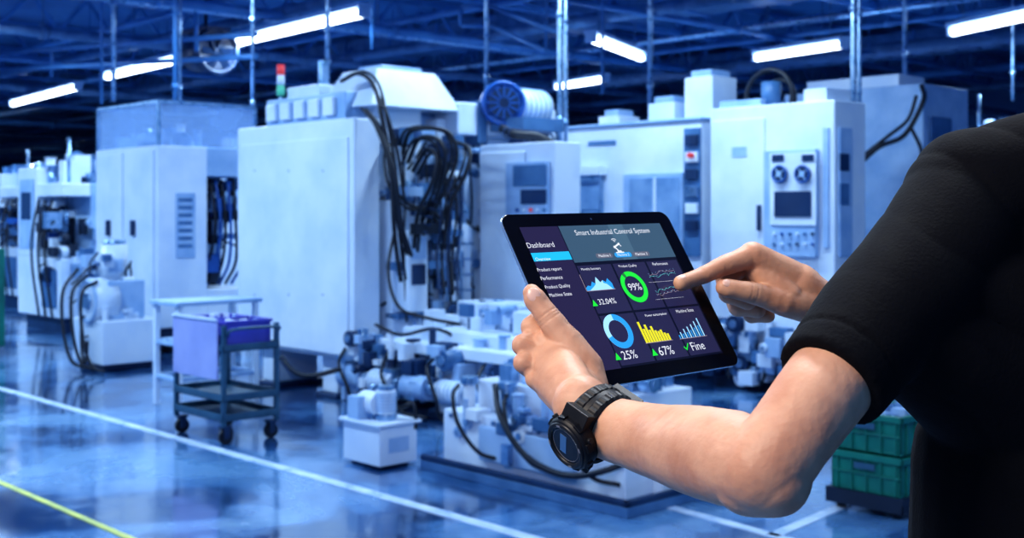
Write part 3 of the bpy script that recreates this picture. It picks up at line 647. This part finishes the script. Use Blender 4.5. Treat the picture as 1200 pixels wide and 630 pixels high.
tc_,TX,TY,TN,THH=pose(q)
def tp(u,v,off=0.):
    d=P(u,v,1.)-Vector((0,0,HC)); o=Vector((0,0,HC)); p0=tc_+TN*off
    t=(p0-o).dot(TN)/d.dot(TN); return o+d*t
def tl(u,v,off=0.):
    w=tp(u,v,off)-tc_; return w.dot(TX),w.dot(TY)
tab=empty('tablet',tc_,0,'black framed tablet with silver edge showing a control dashboard','tablet')
M=Matrix((TX,TY,TN)).transposed().to_4x4(); M.translation=tc_; tab.matrix_world=M
ALU=pm('tablet_aluminium',(.75,.77,.8),(.7,.72,.76),20,.25,.9)
GLB=pm('tablet_glass_black',(.004,.004,.006),(.003,.003,.005),5,.16,spec=.3)
def rrect(w,h,r,n=6):
    pts=[]
    for cx,cy,a in((w-r,h-r,0),(-w+r,h-r,90),(-w+r,-h+r,180),(w-r,-h+r,270)):
        for k in range(n+1): t=math.radians(a+90*k/n); pts.append((cx+r*math.cos(t),cy+r*math.sin(t)))
    return pts
def loft(mb,layers,mat):
    vs=[];n=len(layers[0][0])
    for pts,z in layers: vs+=[(x,y,z) for x,y in pts]
    fs=[(i*n+k,i*n+(k+1)%n,(i+1)*n+(k+1)%n,(i+1)*n+k) for i in range(len(layers)-1) for k in range(n)]
    fs+=[tuple(range(n-1,-1,-1)),tuple((len(layers)-1)*n+k for k in range(n))]
    mb.add(vs,fs,mat)
w,h=TW/2,THH/2
mb=MB(); loft(mb,[(rrect(w-.012,h-.012,.012),-.0085),(rrect(w-.004,h-.004,.012),-.0072),(rrect(w,h,.0115),-.004),(rrect(w,h,.0115),-.0012)],ALU); mb.obj('back_shell',tab)
mb=MB(); loft(mb,[(rrect(w-.0001,h-.0001,.0115),-.0012),(rrect(w-.0001,h-.0001,.0115),-.0003),(rrect(w-.0006,h-.0006,.011),0.)],GLB); mb.obj('front_glass',tab)
def em(name,c,s=1.):
    if name in MATS: return MATS[name]
    m=bpy.data.materials.new(name); m.use_nodes=True; b=m.node_tree.nodes['Principled BSDF']
    b.inputs['Base Color'].default_value=(*[x*.2 for x in c],1); b.inputs['Roughness'].default_value=.25; b.inputs['Specular IOR Level'].default_value=.2
    b.inputs['Emission Color'].default_value=(*c,1); b.inputs['Emission Strength'].default_value=s; MATS[name]=m; return m
UI=dict(bg=em('ui_navy',(.006,.008,.026)),side=em('ui_sidebar',(.026,.022,.070)),head=em('ui_header',(.05,.10,.16)),head2=em('ui_header_light',(.07,.135,.20)),
 card=em('ui_card',(.026,.026,.078)),cy=em('ui_cyan',(.02,.45,.75)),wt=em('ui_white',(.72,.75,.82)),gr=em('ui_green',(.02,.72,.06)),gdk=em('ui_green_dark',(.02,.2,.06)),bl=em('ui_blue',(.03,.32,.75)),
 lb=em('ui_light_blue',(.35,.68,.95)),ye=em('ui_yellow',(.72,.68,.03)),gy=em('ui_grey',(.12,.13,.18)),pk=em('ui_rose',(.34,.28,.34)),te=em('ui_teal',(.1,.45,.45)))
um=MB()
def quad(pts,mat,z): um.add([(x,y,z) for x,y in pts],[tuple(range(len(pts)))],UI[mat])
def rect(x0,y0,x1,y1,mat,z): quad([(x0,y0),(x1,y0),(x1,y1),(x0,y1)],mat,z) if (x1-x0)*(y1-y0)>0 else quad([(x0,y1),(x1,y1),(x1,y0),(x0,y0)],mat,z)
def arc(cx,cy,r0,r1,a0,a1,mat,z,n=40):
    vs=[]
    for k in range(n+1):
        t=math.radians(a0+(a1-a0)*k/n); vs+=[(cx+r0*math.cos(t),cy+r0*math.sin(t),z),(cx+r1*math.cos(t),cy+r1*math.sin(t),z)]
    fs=[(2*k,2*k+1,2*k+3,2*k+2) for k in range(n)]
    if a1<a0: fs=[f[::-1] for f in fs]
    um.add(vs,fs,UI[mat])
def text(s,u,v,wpx,mat,z=.0006,off=-.002):
    cu=bpy.data.curves.new('t','FONT'); cu.body=s; cu.size=1.; cu.resolution_u=3; cu.offset=off
    ob=bpy.data.objects.new('t',cu); COL.objects.link(ob); bpy.context.view_layer.update()
    me=bpy.data.meshes.new_from_object(ob.evaluated_get(bpy.context.evaluated_depsgraph_get()))
    vs=[vv.co.copy() for vv in me.vertices]; fs=[tuple(p.vertices) for p in me.polygons]
    bpy.data.objects.remove(ob); bpy.data.meshes.remove(me)
    xs=[p.x for p in vs]; wl=max(xs)-min(xs); cx=(max(xs)+min(xs))/2
    xa,_=tl(u-wpx/2,v); xb,_=tl(u+wpx/2,v); k=(xb-xa)/wl
    x,y=tl(u,v)
    um.add([(x+(p.x-cx)*k,y+(p.y-.35)*k,z) for p in vs],fs,UI[mat])
def fr(s,t): return (-w+2*w*s, h-2*h*t)
def frect(s0,t0,s1,t1,mat,z): a=fr(s0,t1); b=fr(s1,t0); rect(a[0],a[1],b[0],b[1],mat,z)
SM=.918
frect(.075,.08,SM,.92,'bg',.0001)
frect(.075,.08,.285,.92,'side',.0002)
frect(.290,.08,SM,.305,'head',.0002)
for i in range(3): frect(.40+.18*i,.08,min(SM,.49+.18*i),.305,'head2' if i==1 else 'head',.00025)
frect(.075,.235,.285,.285,'cy',.0003)
for i in range(3):
    for j in range(2):
        frect(.293+i*.209,.325+j*.298,.293+i*.209+.198,.325+j*.298+.285,'card',.0002)
text('Dashboard',633,287,32,'wt',off=-.004); text('Overview',636,303.5,18,'wt')
text('Product report',643.5,315.5,29,'wt',off=-.002); text('Performance',646,325.5,26,'wt',off=-.002); text('Product Quality',653,335.5,30,'wt',off=-.002); text('Machine State',656.5,345,27,'wt',off=-.002)
text('Smart Industrial Control System',718,271.3,88,'wt',off=-.004)
text('Machine 1',708,299.5,14,'wt',off=0); text('Machine 2',730,298.5,14,'wt',off=0); text('Machine 3',751,297.5,14,'wt',off=0)
def pill(u,v,wp,hp,mat,z=.0004):
    x,y=tl(u,v); xa,_=tl(u-wp/2,v); xb,_=tl(u+wp/2,v); hw=(xb-xa)/2; hh=hp*.00085/2
    pts=[(x+a,y+b) for a,b in rrect(hw,hh,hh*.95)]; quad(pts,mat,z)
pill(708,299.5,20,6.5,'gy'); pill(730,298.5,20,6.5,'bl'); pill(751,297.5,20,6.5,'gy')
text('Monthly Summary',692,315,23,'wt',off=0); text('Product Quality',735,311.5,21,'wt',off=0); text('Performance',773,309,18,'wt',off=0)
text('Power consumption',768,368.5,26,'wt',off=0); text('Machine State',802,364,21,'wt',off=0)
text('32.04%',711,353,21,'wt'); text('99%',743.5,336,15,'wt'); text('25%',737,415.5,18,'wt'); text('67%',780,410.5,18,'wt'); text('Fine',817,405,16,'wt')
def tri(u,v,s,mat):
    x,y=tl(u,v); quad([(x-s,y-s),(x+s,y-s),(x,y+s)],mat,.0006)
tri(696,355,.0035,'gr'); tri(723,417.5,.0038,'gr'); tri(766,412.5,.0038,'gr')
x,y=tl(804,406.5); quad([(x-.004,y),(x-.003,y+.001),(x-.001,y-.0015),(x-.001,y-.0038)],'gr',.0006); quad([(x-.001,y-.0038),(x-.001,y-.0015),(x+.004,y+.004),(x+.0048,y+.0032)],'gr',.0006)
cx,cy=tl(743,336); arc(cx,cy,.0122,.0175,0,359.9,'gdk',.0004); arc(cx,cy,.0122,.0175,90+20,90-325,'gr',.0005)
cx,cy=tl(724.5,388); arc(cx,cy,.0118,.0182,0,359.9,'lb',.0004); arc(cx,cy,.0118,.0182,90,-160,'bl',.0005)
def base(u,v,wp): x,y=tl(u,v); xb,_=tl(u+wp,v); return x,y,xb-x
x,y,ww=base(688,341,33)
hs=[.2,.35,.3,.6,.45,.9,.5,.65,.5,.75,.4]
for i in range(10):
    a=x+ww*i/10;b=x+ww*(i+1)/10; quad([(a,y),(b,y),(b,y+.016*hs[i+1]),(a,y+.016*hs[i])],'lb' if i>3 and i<7 else 'bl',.0005)
quad([(x+ww*.1,y),(x+ww*.95,y),(x+ww*.8,y+.006),(x+ww*.5,y+.009),(x+ww*.3,y+.004)],'lb',.0006)
rect(x-.001,y-.0006,x+ww+.001,y,'pk',.0006); rect(x-.0012,y,x-.0006,y+.018,'pk',.0006)
x,y,ww=base(757,402,32)
hy=[.95,.62,.8,.55,.7,.5,.45,.5,.35,.3]
for i,hh in enumerate(hy): rect(x+ww*i/10,y,x+ww*(i+.82)/10,y+.024*hh,'ye',.0005)
rect(x-.001,y-.0006,x+ww+.001,y,'pk',.0006)
x,y,ww=base(797,397,32)
hy=[.2,.35,.25,.5,.3,.6,.4,.7,.5,.85,.6,1.]
for i,hh in enumerate(hy): rect(x+ww*i/12,y,x+ww*(i+.5)/12,y+.02*hh,'lb' if i%2 else 'bl',.0005)
rect(x-.001,y-.0006,x+ww+.001,y,'pk',.0006)
def pl(pts,mat,t=.00018,z=.0005):
    for (a,b),(c,d) in zip(pts,pts[1:]):
        n=Vector((-(d-b),c-a)).normalized()*t; quad([(a-n.x,b-n.y),(c-n.x,d-n.y),(c+n.x,d+n.y),(a+n.x,b+n.y)],mat,z)
rr=random.Random(4)
for j,(m,o_) in enumerate([('pk',0),('te',4),('te',20),('pk',24)]):
    x,y,ww=base(760+o_*.42,322+o_,32); pl([(x+ww*i/14,y+rr.uniform(-.0016,.0022)+.004*i/14) for i in range(15)],m)
    for i in range(0,15,2): xx=x+ww*i/14; yy=y+.001+.004*i/14; rect(xx-.0003,yy-.0003,xx+.0003,yy+.0003,'lb',.00055)
for j in range(2):
    x,y,ww=base(760+j*8,331+j*20,34); rect(x,y-.0002,x+ww,y,'wt',.0005)
x,y=tl(725,293)
rect(x-.006,y-.0035,x+.006,y-.0022,'wt',.0006); rect(x-.003,y-.0022,x+.003,y-.0006,'wt',.0006)
pl([(x-.001,y-.0006),(x-.0045,y+.0035),(x+.0035,y+.007)],'wt',.0009,.0006); pl([(x+.0035,y+.007),(x+.0055,y+.004)],'wt',.0006,.0006)
arc(x-.0045,y+.0035,0,.0016,0,359,'wt',.00065,12); arc(x+.0035,y+.007,0,.0014,0,359,'wt',.00065,12)
for r_ in(.0016,.0032,.0048): arc(x-.001,y+.0085,r_-.0004,r_+.0002,45,135,'wt',.0006,10)
um.obj('display',tab,label='glowing dashboard display with charts and white text')
mb=MB(); c=fr(.5,.04); mb.cyl((c[0],c[1],0),(c[0],c[1],.0002),.0012,DB,n=16); mb.obj('front_camera',tab)
# ------------------------------------------------------------ PERSON
SK=pm('skin',(.64,.355,.225),(.52,.255,.155),26.,.50,bump=.20,sss=.10,detail=6.,spec=.4,bs=9.)
NAIL=pm('nail',(.72,.46,.36),(.68,.42,.33),30.,.3)
SH=pm('shirt_black',(.0026,.0028,.0050),(.0016,.0018,.0034),60.,.9,bump=.3,spec=.2)
TRO=pm('trouser_dark',(.01,.012,.02),None,50.,.9)
HAIR=pm('hair_black',(.006,.005,.005),None,50.,.5)
SHOE=pm('shoe_black',(.01,.01,.01),None,30.,.4)
fwd=Vector((-.25,.968,0)); lef=Vector((-.968,-.25,0))
LS=P(1140,225,.96); cs=LS-lef*.19; RS=LS-lef*.38
person=empty('person',(cs.x,cs.y,0),0,'person in black t-shirt and wristwatch holding tablet, pointing at its screen','person')
def remeshed(mb,name,vox,smooth,mat,parent,disp=None):
    o=mb.obj(name)
    m=o.modifiers.new('r','REMESH'); m.mode='VOXEL'; m.voxel_size=vox; m.use_smooth_shade=True
    s=o.modifiers.new('s','SMOOTH'); s.factor=.5; s.iterations=smooth
    bpy.context.view_layer.update()
    me=bpy.data.meshes.new_from_object(o.evaluated_get(bpy.context.evaluated_depsgraph_get()))
    bpy.data.objects.remove(o)
    n=len(me.vertices); co=np.empty(n*3); me.vertices.foreach_get('co',co); co=co.reshape(-1,3)
    if disp:
        no=np.empty(n*3); me.vertices.foreach_get('normal',no); no=no.reshape(-1,3)
        co=co+no*disp(co)[:,None]
    co=(co-np.array(parent.location)).ravel(); me.vertices.foreach_set('co',co)
    me.materials.clear(); me.materials.append(mat)
    me.polygons.foreach_set('use_smooth',[True]*len(me.polygons)); me.update(); me.name=name
    ob=bpy.data.objects.new(name,me); COL.objects.link(ob); ob.parent=parent; return ob
bd=MB()
def chain(pts,side=None,sx=1.,sy=1.):
    for (p,r),(q_,r2) in zip(pts,pts[1:]): bd.cap(p,r,q_,r2,SK,side,sx,sy)
CR=[]
def finger(j,r):
    for k in range(3):
        m=j[k].lerp(j[k+1],.5); rm=(r[k]+r[k+1])/2*.94
        bd.cap(j[k],r[k],m,rm,SK); bd.cap(m,rm,j[k+1],r[k+1],SK)
    for k in(1,2):
        a=(j[k+1]-j[k-1]).normalized()
        for o in(-.0022,.0,.0022): CR.append((j[k]+a*o,a,r[k]+.004,.0005,.0008))
W1=P(682,474,1.005); W2=P(700,496,.995)
ax=(W1-P(730,508,.975)).normalized()
wn=Vector((-.80,-.45,-.3)); wn=(wn-ax*wn.dot(ax)).normalized()
chain([(LS,.040),(P(1080,300,.93),.036),(P(1010,400,.88),.0330),(P(955,470,.84),.0312),(P(917,523,.822),.0295),(P(895,549,.82),.0300)])
bd.cap(P(905,560,.818),.0265,P(878,560,.835),.0265,SK)
chain([(P(895,549,.82),.0300),(P(855,536,.86),.0345),(P(815,527,.90),.0338),(P(775,518,.94),.0300),(P(745,510,.965),.0275),(P(715,502,.985),.0260)])
chain([(P(715,502,.985),.0260),(W2,.0255),(W1,.0250)])
mc=[tp(643,400,-.012),tp(633,418,-.016),tp(633,437,-.017),tp(643,455,-.014)]
for p,r in zip(mc,[.0138,.0135,.013,.0118]): bd.cap(W1,.022,p,r,SK)
bd.cap(W1,.022,tp(664,440,-.002),.019,SK)
bd.cap(W1,.021,tp(676,450,.004),.019,SK)
th=[(tp(690,460,.008),.0185),(tp(685,432,.010),.0175),(tp(666,402,.0112),.0142),(tp(655,388,.0108),.0118),(tp(643,372,.0102),.0118),(tp(634,359,.0096),.0102),(tp(627,350,.0092),.0104),(tp(623,343,.0085),.0082)]
chain(th)
a=(th[6][0]-th[3][0]).normalized()
for o in(-.003,0,.003): CR.append((th[4][0]+a*o,a,.016,.0006,.0009))
bd.cap(tp(678,428,.004),.0155,mc[0],.0130,SK); bd.cap(tp(662,400,.004),.0115,tp(640,402,-.008),.0125,SK)
FL=[([mc[0],tp(622,383,-.017),tp(643,364,-.018),tp(666,352,-.0165)],[.0128,.0098,.0088,.0078]),
    ([mc[1],tp(612,404,-.019),tp(640,388,-.019),tp(672,376,-.017)],[.0126,.0100,.0090,.0080]),
    ([mc[2],tp(613,425,-.019),tp(642,412,-.019),tp(674,402,-.017)],[.0122,.0096,.0086,.0076]),
    ([mc[3],tp(626,444,-.017),tp(652,434,-.018),tp(676,426,-.016)],[.0110,.0086,.0078,.0069])]
for j,r in FL: finger(j,r)
tipw=tp(795,334,.006); Dt=tipw.y
def PR(u,v,dd): return P(u,v,Dt+dd)
W3=PR(968,358,.055); EL=Vector((.565,1.26,1.20))
chain([(RS,.05),(RS.lerp(EL,.5),.043),(EL,.036)])
chain([(EL,.036),(EL.lerp(W3,.35),.038),(EL.lerp(W3,.75),.028),(W3,.0225)],ZU,.9,1.08)
m_=[PR(882,299,.035),PR(884,303,.057),PR(890,313,.077),PR(900,328,.092)]
for p,r in zip(m_,[.0148,.0142,.0138,.0128]): bd.cap(PR(940,336,.052),.0228,p,r,SK)
bd.cap(W3,.0208,PR(935,334,.05),.0238,SK); bd.cap(PR(935,340,.06),.021,PR(900,322,.062),.019,SK)
finger([m_[0],PR(846,312,.021),PR(820,324,.011),tipw+TN*.004],[.0136,.0108,.0094,.0080])
finger([m_[1],PR(850,324,.044),PR(853,345,.040),PR(876,353,.036)],[.0132,.0112,.0100,.0092])
finger([m_[2],PR(856,340,.066),PR(864,360,.059),PR(888,363,.052)],[.0124,.0108,.0097,.0088])
finger([m_[3],PR(872,354,.083),PR(880,370,.075),PR(900,370,.066)],[.0114,.0096,.0086,.0078])
chain([(PR(950,358,.045),.0195),(PR(918,354,.026),.0148),(PR(898,348,.020),.0116),(PR(880,342.5,.014),.0117),(PR(866,340,.011),.0101),(PR(853,337.5,.0095),.0098),(PR(848,336.5,.009),.0084)])
a=(PR(853,337,.0095)-PR(898,348,.02)).normalized()
for o in(-.003,0,.003): CR.append((PR(880,342.5,.014)+a*o,a,.016,.0006,.0009))
bd.cap(PR(922,347,.032),.0165,PR(890,318,.038),.0150,SK)
nb=cs+ZU*.05+fwd*-.01
bd.cap(LS,.040,nb,.052,SK); bd.cap(RS,.045,nb,.052,SK)
bd.cap(Vector((cs.x,cs.y,1.0)),.08,Vector((cs.x,cs.y,1.34)),.085,SK,lef,1.45,.95)
hd=cs+ZU*.265+fwd*.05
bd.cap(nb,.058,hd-ZU*.07-fwd*.02,.052,SK)
hx=(lef*-1); hf=(fwd*.93-ZU*.35).normalized(); hu=hx.cross(hf)*1
if hu.z<0: hu=-hu
bd.ell(hd+hu*.02,.074,.094,.1,SK,(hx,hf,hu)); bd.ell(hd-hu*.05+hf*.02,.058,.07,.065,SK,(hx,hf,hu))
bd.cap(hd+hf*.088+hu*.005,.009,hd+hf*.105-hu*.025,.014,SK); bd.ell(hd+hf*.082-hu*.062,.026,.014,.008,SK,(hx,hf,hu)); bd.ell(hd+hf*.075-hu*.1,.024,.02,.018,SK,(hx,hf,hu))
for s in(-1,1): bd.ell(hd+hx*.076*s-hf*.005,.01,.018,.03,SK,(hx,hf,hu)); bd.ell(hd+hx*.032*s+hf*.082+hu*.012,.017,.012,.010,SK,(hx,hf,hu))
def skin_disp(co):
    v=np.zeros(len(co))
    for p,a,R,dp,wd in CR:
        d=co-np.array(p); t=d@np.array(a); rad=np.linalg.norm(d-t[:,None]*np.array(a),axis=1)
        m=(rad<R)&(np.abs(t)<wd*3); v[m]-=dp*np.exp(-(t[m]/wd)**2)
    idx=np.where((co[:,0]<.45)&(co[:,1]>.75))[0]
    for i in idx:
        c=Vector(co[i]); v[i]+=noise.noise(c*45)*.0007+noise.noise(c*160)*.0002
    return v
remeshed(bd,'body',.0014,8,SK,person,skin_disp)
def nail(c,dirv,nrm,l,wd):
    d=Vector(dirv).normalized(); n=Vector(nrm); n=(n-d*n.dot(d)).normalized(); s=d.cross(n); mb=MB()
    mb.ell(Vector(c)-person.location,l,wd,.0022,NAIL,(d,s,n)); mb.obj('fingernail',person)
d=th[7][0]-th[4][0]; nn=(TN*.55+Vector((-.55,-.6,.3))).normalized(); nn=(nn-d.normalized()*nn.dot(d.normalized())).normalized()
nail(tp(626,348,.0092)+nn*.0080,d,nn,.0072,.0060)
d=PR(848,336.5,.009)-PR(880,342,.015); nn=Vector((0,-.75,.66)); nail(PR(852,337.3,.0095)+nn*.0077,d,nn,.0062,.0050)
d=tipw-PR(820,324.,.011); dn=d.normalized(); nn=Vector((-.1,-.45,.88)); nn=(nn-dn*nn.dot(dn)).normalized(); nail(tipw+TN*.004-dn*.001+nn*.0063,d,nn,.0056,.0046)
EYE=pm('eye_white',(.8,.8,.78),None,10,.2); IR=pm('iris_dark',(.02,.01,.006),None,10,.1)
for s in(-1,1):
    mb=MB(); c=hd+hx*.032*s+hf*.085+hu*.012-person.location; mb.ell(c,.011,.011,.009,EYE,(hx,hf,hu)); mb.ell(c+hf*.0075,.005,.005,.005,IR,(hx,hf,hu)); mb.obj('eye',person)
hb=MB(); hb.ell(hd+hu*.04-hf*.012,.083,.098,.092,HAIR,(hx,hf,hu)); hb.ell(hd-hf*.045-hu*.01,.074,.062,.08,HAIR,(hx,hf,hu))
remeshed(hb,'hair',.005,4,HAIR,person,lambda co:np.array([noise.noise(Vector(c)*90)*.003 for c in co]))
sb=MB()
ts=lambda z,f=0.:Vector((cs.x,cs.y,z))-fwd*f
sb.cap(ts(.93,-.01),.128,ts(1.2,.0),.126,SH,lef,1.86,.95); sb.cap(ts(1.15),.126,ts(1.32,.01),.122,SH,lef,1.72,.95)
sb.cap(LS+Vector((0,0,-.004)),.053,nb-ZU*.01,.058,SH); sb.cap(RS-Vector((0,0,.004)),.055,nb-ZU*.01,.058,SH)
sb.cap(LS-ZU*.04-lef*.04,.06,ts(1.30),.1,SH); sb.cap(RS-ZU*.05+lef*.04,.06,ts(1.33),.1,SH)
E1=P(1010,400,.88); HM=E1.lerp(P(955,470,.84),.70); dd=(HM-E1).normalized()
sb.cyl(LS-ZU*.01,E1,.052,SH,r1=.0450,n=64); sb.cyl(E1.lerp(LS,.12),HM,.0458,SH,r1=.0405,n=64)
HR=RS.lerp(EL,.62); sb.cyl(RS,HR,.06,SH,r1=.05,n=40)
sb.cap(P(1060,395,.90),.040,ts(1.22)+lef*.10,.08,SH); sb.cap(P(1095,330,.93),.046,ts(1.28)+lef*.08,.09,SH)
FD=[(P(1075,420,.88),Vector((.7,0,.7)),.010),(P(1090,450,.88),Vector((.6,0,.8)),.012),(P(1060,330,.90),Vector((.8,.1,.6)),.008),(P(1110,390,.88),Vector((.75,0,.65)),.010)]
def fold(co):
    v=np.zeros(len(co)); L=(HM-E1).length
    for i in range(len(co)):
        c=Vector(co[i]); t=(c-E1).dot(dd)
        n_=noise.noise(c*8)*.005+noise.noise(Vector((c.x*16,c.y*16,c.z*9)))*.002
        s_=(c.x+c.z*.9)*40+noise.noise(c*6)*3.; n_+=(abs(math.sin(s_))**.6-.7)*.003*max(0,min(1,(c.x-.27)/.05))
        if (c-E1-dd*t).length<.075 and t>-.06:
            k=min(1,max(0,(L-.03-t)/.07)); n_*=k
            if abs(t-L+.02)<.0022: n_-=.0012
        v[i]=n_
    return v
remeshed(sb,'t_shirt',.0028,5,SH,person,fold)['label']='plain black short-sleeved t-shirt'
tb=MB(); lh=ts(.90)+lef*.09; rh=ts(.90)-lef*.09
tb.cap(ts(.88),.105,ts(.99),.105,TRO,lef,1.45,1.)
for s,hp in((1,lh),(-1,rh)):
    kn=Vector((hp.x,hp.y,.5))+lef*.02*s+fwd*.02; an=Vector((hp.x,hp.y,.09))+lef*.03*s
    tb.cap(hp,.088,kn,.062,TRO); tb.cap(kn,.062,an,.052,TRO)
    mb=MB(); c=Vector((an.x,an.y,0))-person.location; mb.cap(c+ZU*.05-fwd*.04,.042,c+ZU*.038+fwd*.15,.036,SHOE,ZU,.9,1.15); mb.obox(c+fwd*.055+ZU*.01,fwd,lef,ZU,.13,.042,.01,SHOE); mb.obj('shoe',person)
remeshed(tb,'trousers',.007,5,TRO,person)
# ------------------------------------------------------------ WATCH
WB=pm('watch_resin',(.006,.006,.008),(.004,.004,.005),60,.5,spec=.35); WM=pm('watch_bezel',(.014,.014,.016),(.009,.009,.011),40,.4,spec=.35); WD=pm('watch_dial',(.02,.024,.030),(.010,.013,.018),60,.2); WL=pm('watch_mark',(.22,.22,.24),None,20,.4)
wc=P(702,496,.993); ws=ax.cross(wn)
wt=empty('wristwatch',wc,0,'chunky black resin sports wristwatch with round dial on the wrist','watch')
M=Matrix((ws,ax,wn)).transposed().to_4x4(); M.translation=wc; wt.matrix_world=M
mb=MB(); n=120; Rr=.0283; vs=[];prof=[(-.012,-.001),(-.012,.0022),(-.0095,.0035),(-.003,.0035),(-.002,.0030),(.002,.0030),(.003,.0035),(.0095,.0035),(.012,.0022),(.012,-.001)]
for i in range(n):
    t=2*math.pi*i/n; wv=1+.2*max(0,math.cos(t))**2; rb=.0006 if i%4<2 else 0
    for (y,r) in prof: mr=Rr+r+(rb if r>.0031 else 0); vs.append((math.sin(t)*mr,y*wv,math.cos(t)*mr))
k=len(prof); fs=[(i*k+j,((i+1)%n)*k+j,((i+1)%n)*k+(j+1)%k,i*k+(j+1)%k) for i in range(n) for j in range(k)]
mb.add(vs,fs,WB,False); mb.obj('strap',wt)
mb=MB(); mb.obox((-.0,0,-.0335),(1,0,0),(0,1,0),(0,0,1),.012,.0135,.0025,WB)
for s in(-1,1): mb.obox((s*.011,0,-.033),(1,0,0),(0,1,0),(0,0,1),.002,.015,.004,WM)
mb.obj('strap_buckle',wt)
mb=MB(); zc=.0260
mb.cyl((0,0,zc-.002),(0,0,zc+.009),.0228,WB,.0235,n=40); mb.cyl((0,0,zc+.009),(0,0,zc+.0120),.0235,WB,.0212,n=40)
for s in(-1,1): mb.obox((s*.0205,0,zc+.001),Vector((.8*s,0,-.5)).normalized(),(0,1,0),Vector((.5*s,0,.8)).normalized(),.010,.0125,.0050,WB)
for t in(35,145,215,325):
    a=math.radians(t+90); mb.cyl((math.cos(a)*.021,math.sin(a)*.021,zc+.005),(math.cos(a)*.0262,math.sin(a)*.0262,zc+.005),.0026,WM,n=14)
for t in range(0,360,45):
    a=math.radians(t+22); mb.obox((math.cos(a)*.0228,math.sin(a)*.0228,zc+.007),(math.cos(a),math.sin(a),0),(-math.sin(a),math.cos(a),0),(0,0,1),.0018,.004,.003,WB)
mb.obj('watch_case',wt,.0006)
mb=MB(); mb.ring((0,0,zc+.0120),(0,0,1),.0185,.0024,WM,n=40,k=10)
for i in range(4):
    a=i*math.pi/2+.4; mb.obox((math.cos(a)*.0185,math.sin(a)*.0185,zc+.0143),(math.cos(a),math.sin(a),0),(-math.sin(a),math.cos(a),0),(0,0,1),.0008,.002,.0002,WL)
mb.obj('bezel',wt)
mb=MB(); mb.cyl((0,0,zc+.0105),(0,0,zc+.0123),.017,WD,n=40)
mb.ring((0,0,zc+.0124),(0,0,1),.0145,.0002,WL,n=40,k=6); mb.obox((0,.003,zc+.0124),(1,0,0),(0,1,0),(0,0,1),.009,.0035,.0002,GR); mb.obj('dial',wt)
# ------------------------------------------------------------ lights, world, camera
def area(name,loc,target,size,energy,col,sy=None):
    ld=bpy.data.lights.new(name,'AREA'); ld.energy=energy; ld.color=col; ld.size=size
    if sy: ld.shape='RECTANGLE'; ld.size_y=sy
    o=bpy.data.objects.new(name,ld); o.location=loc; o.rotation_euler=(Vector(target)-Vector(loc)).to_track_quat('-Z','Y').to_euler(); COL.objects.link(o)
area('added_key_light',(-1.4,-.1,2.9),(.25,1.,1.25),.9,72,(1.,.86,.72))  # added warm light out of view for hands and tablet, no fixture
area('added_rim_light',(.4,2.3,3.6),(.3,1.,1.2),.6,38,(1.,.95,.92))  # added unseen light from beyond the tablet, brightens the arm edges
wd=bpy.data.worlds.new('w'); sc.world=wd; wd.use_nodes=True; bg=wd.node_tree.nodes['Background']; bg.inputs[0].default_value=(.12,.40,1.,1); bg.inputs[1].default_value=.52
cam=bpy.data.cameras.new('camera'); co=bpy.data.objects.new('camera',cam); COL.objects.link(co); co.location=(0,0,HC); co.rotation_euler=(math.pi/2,0,0)
cam.sensor_width=36; cam.lens=36*FPX/1200; cam.shift_y=-(315-V0)/1200; cam.clip_start=.02; cam.clip_end=300
cam.dof.use_dof=True; cam.dof.focus_distance=1.06; cam.dof.aperture_fstop=11
sc.camera=co
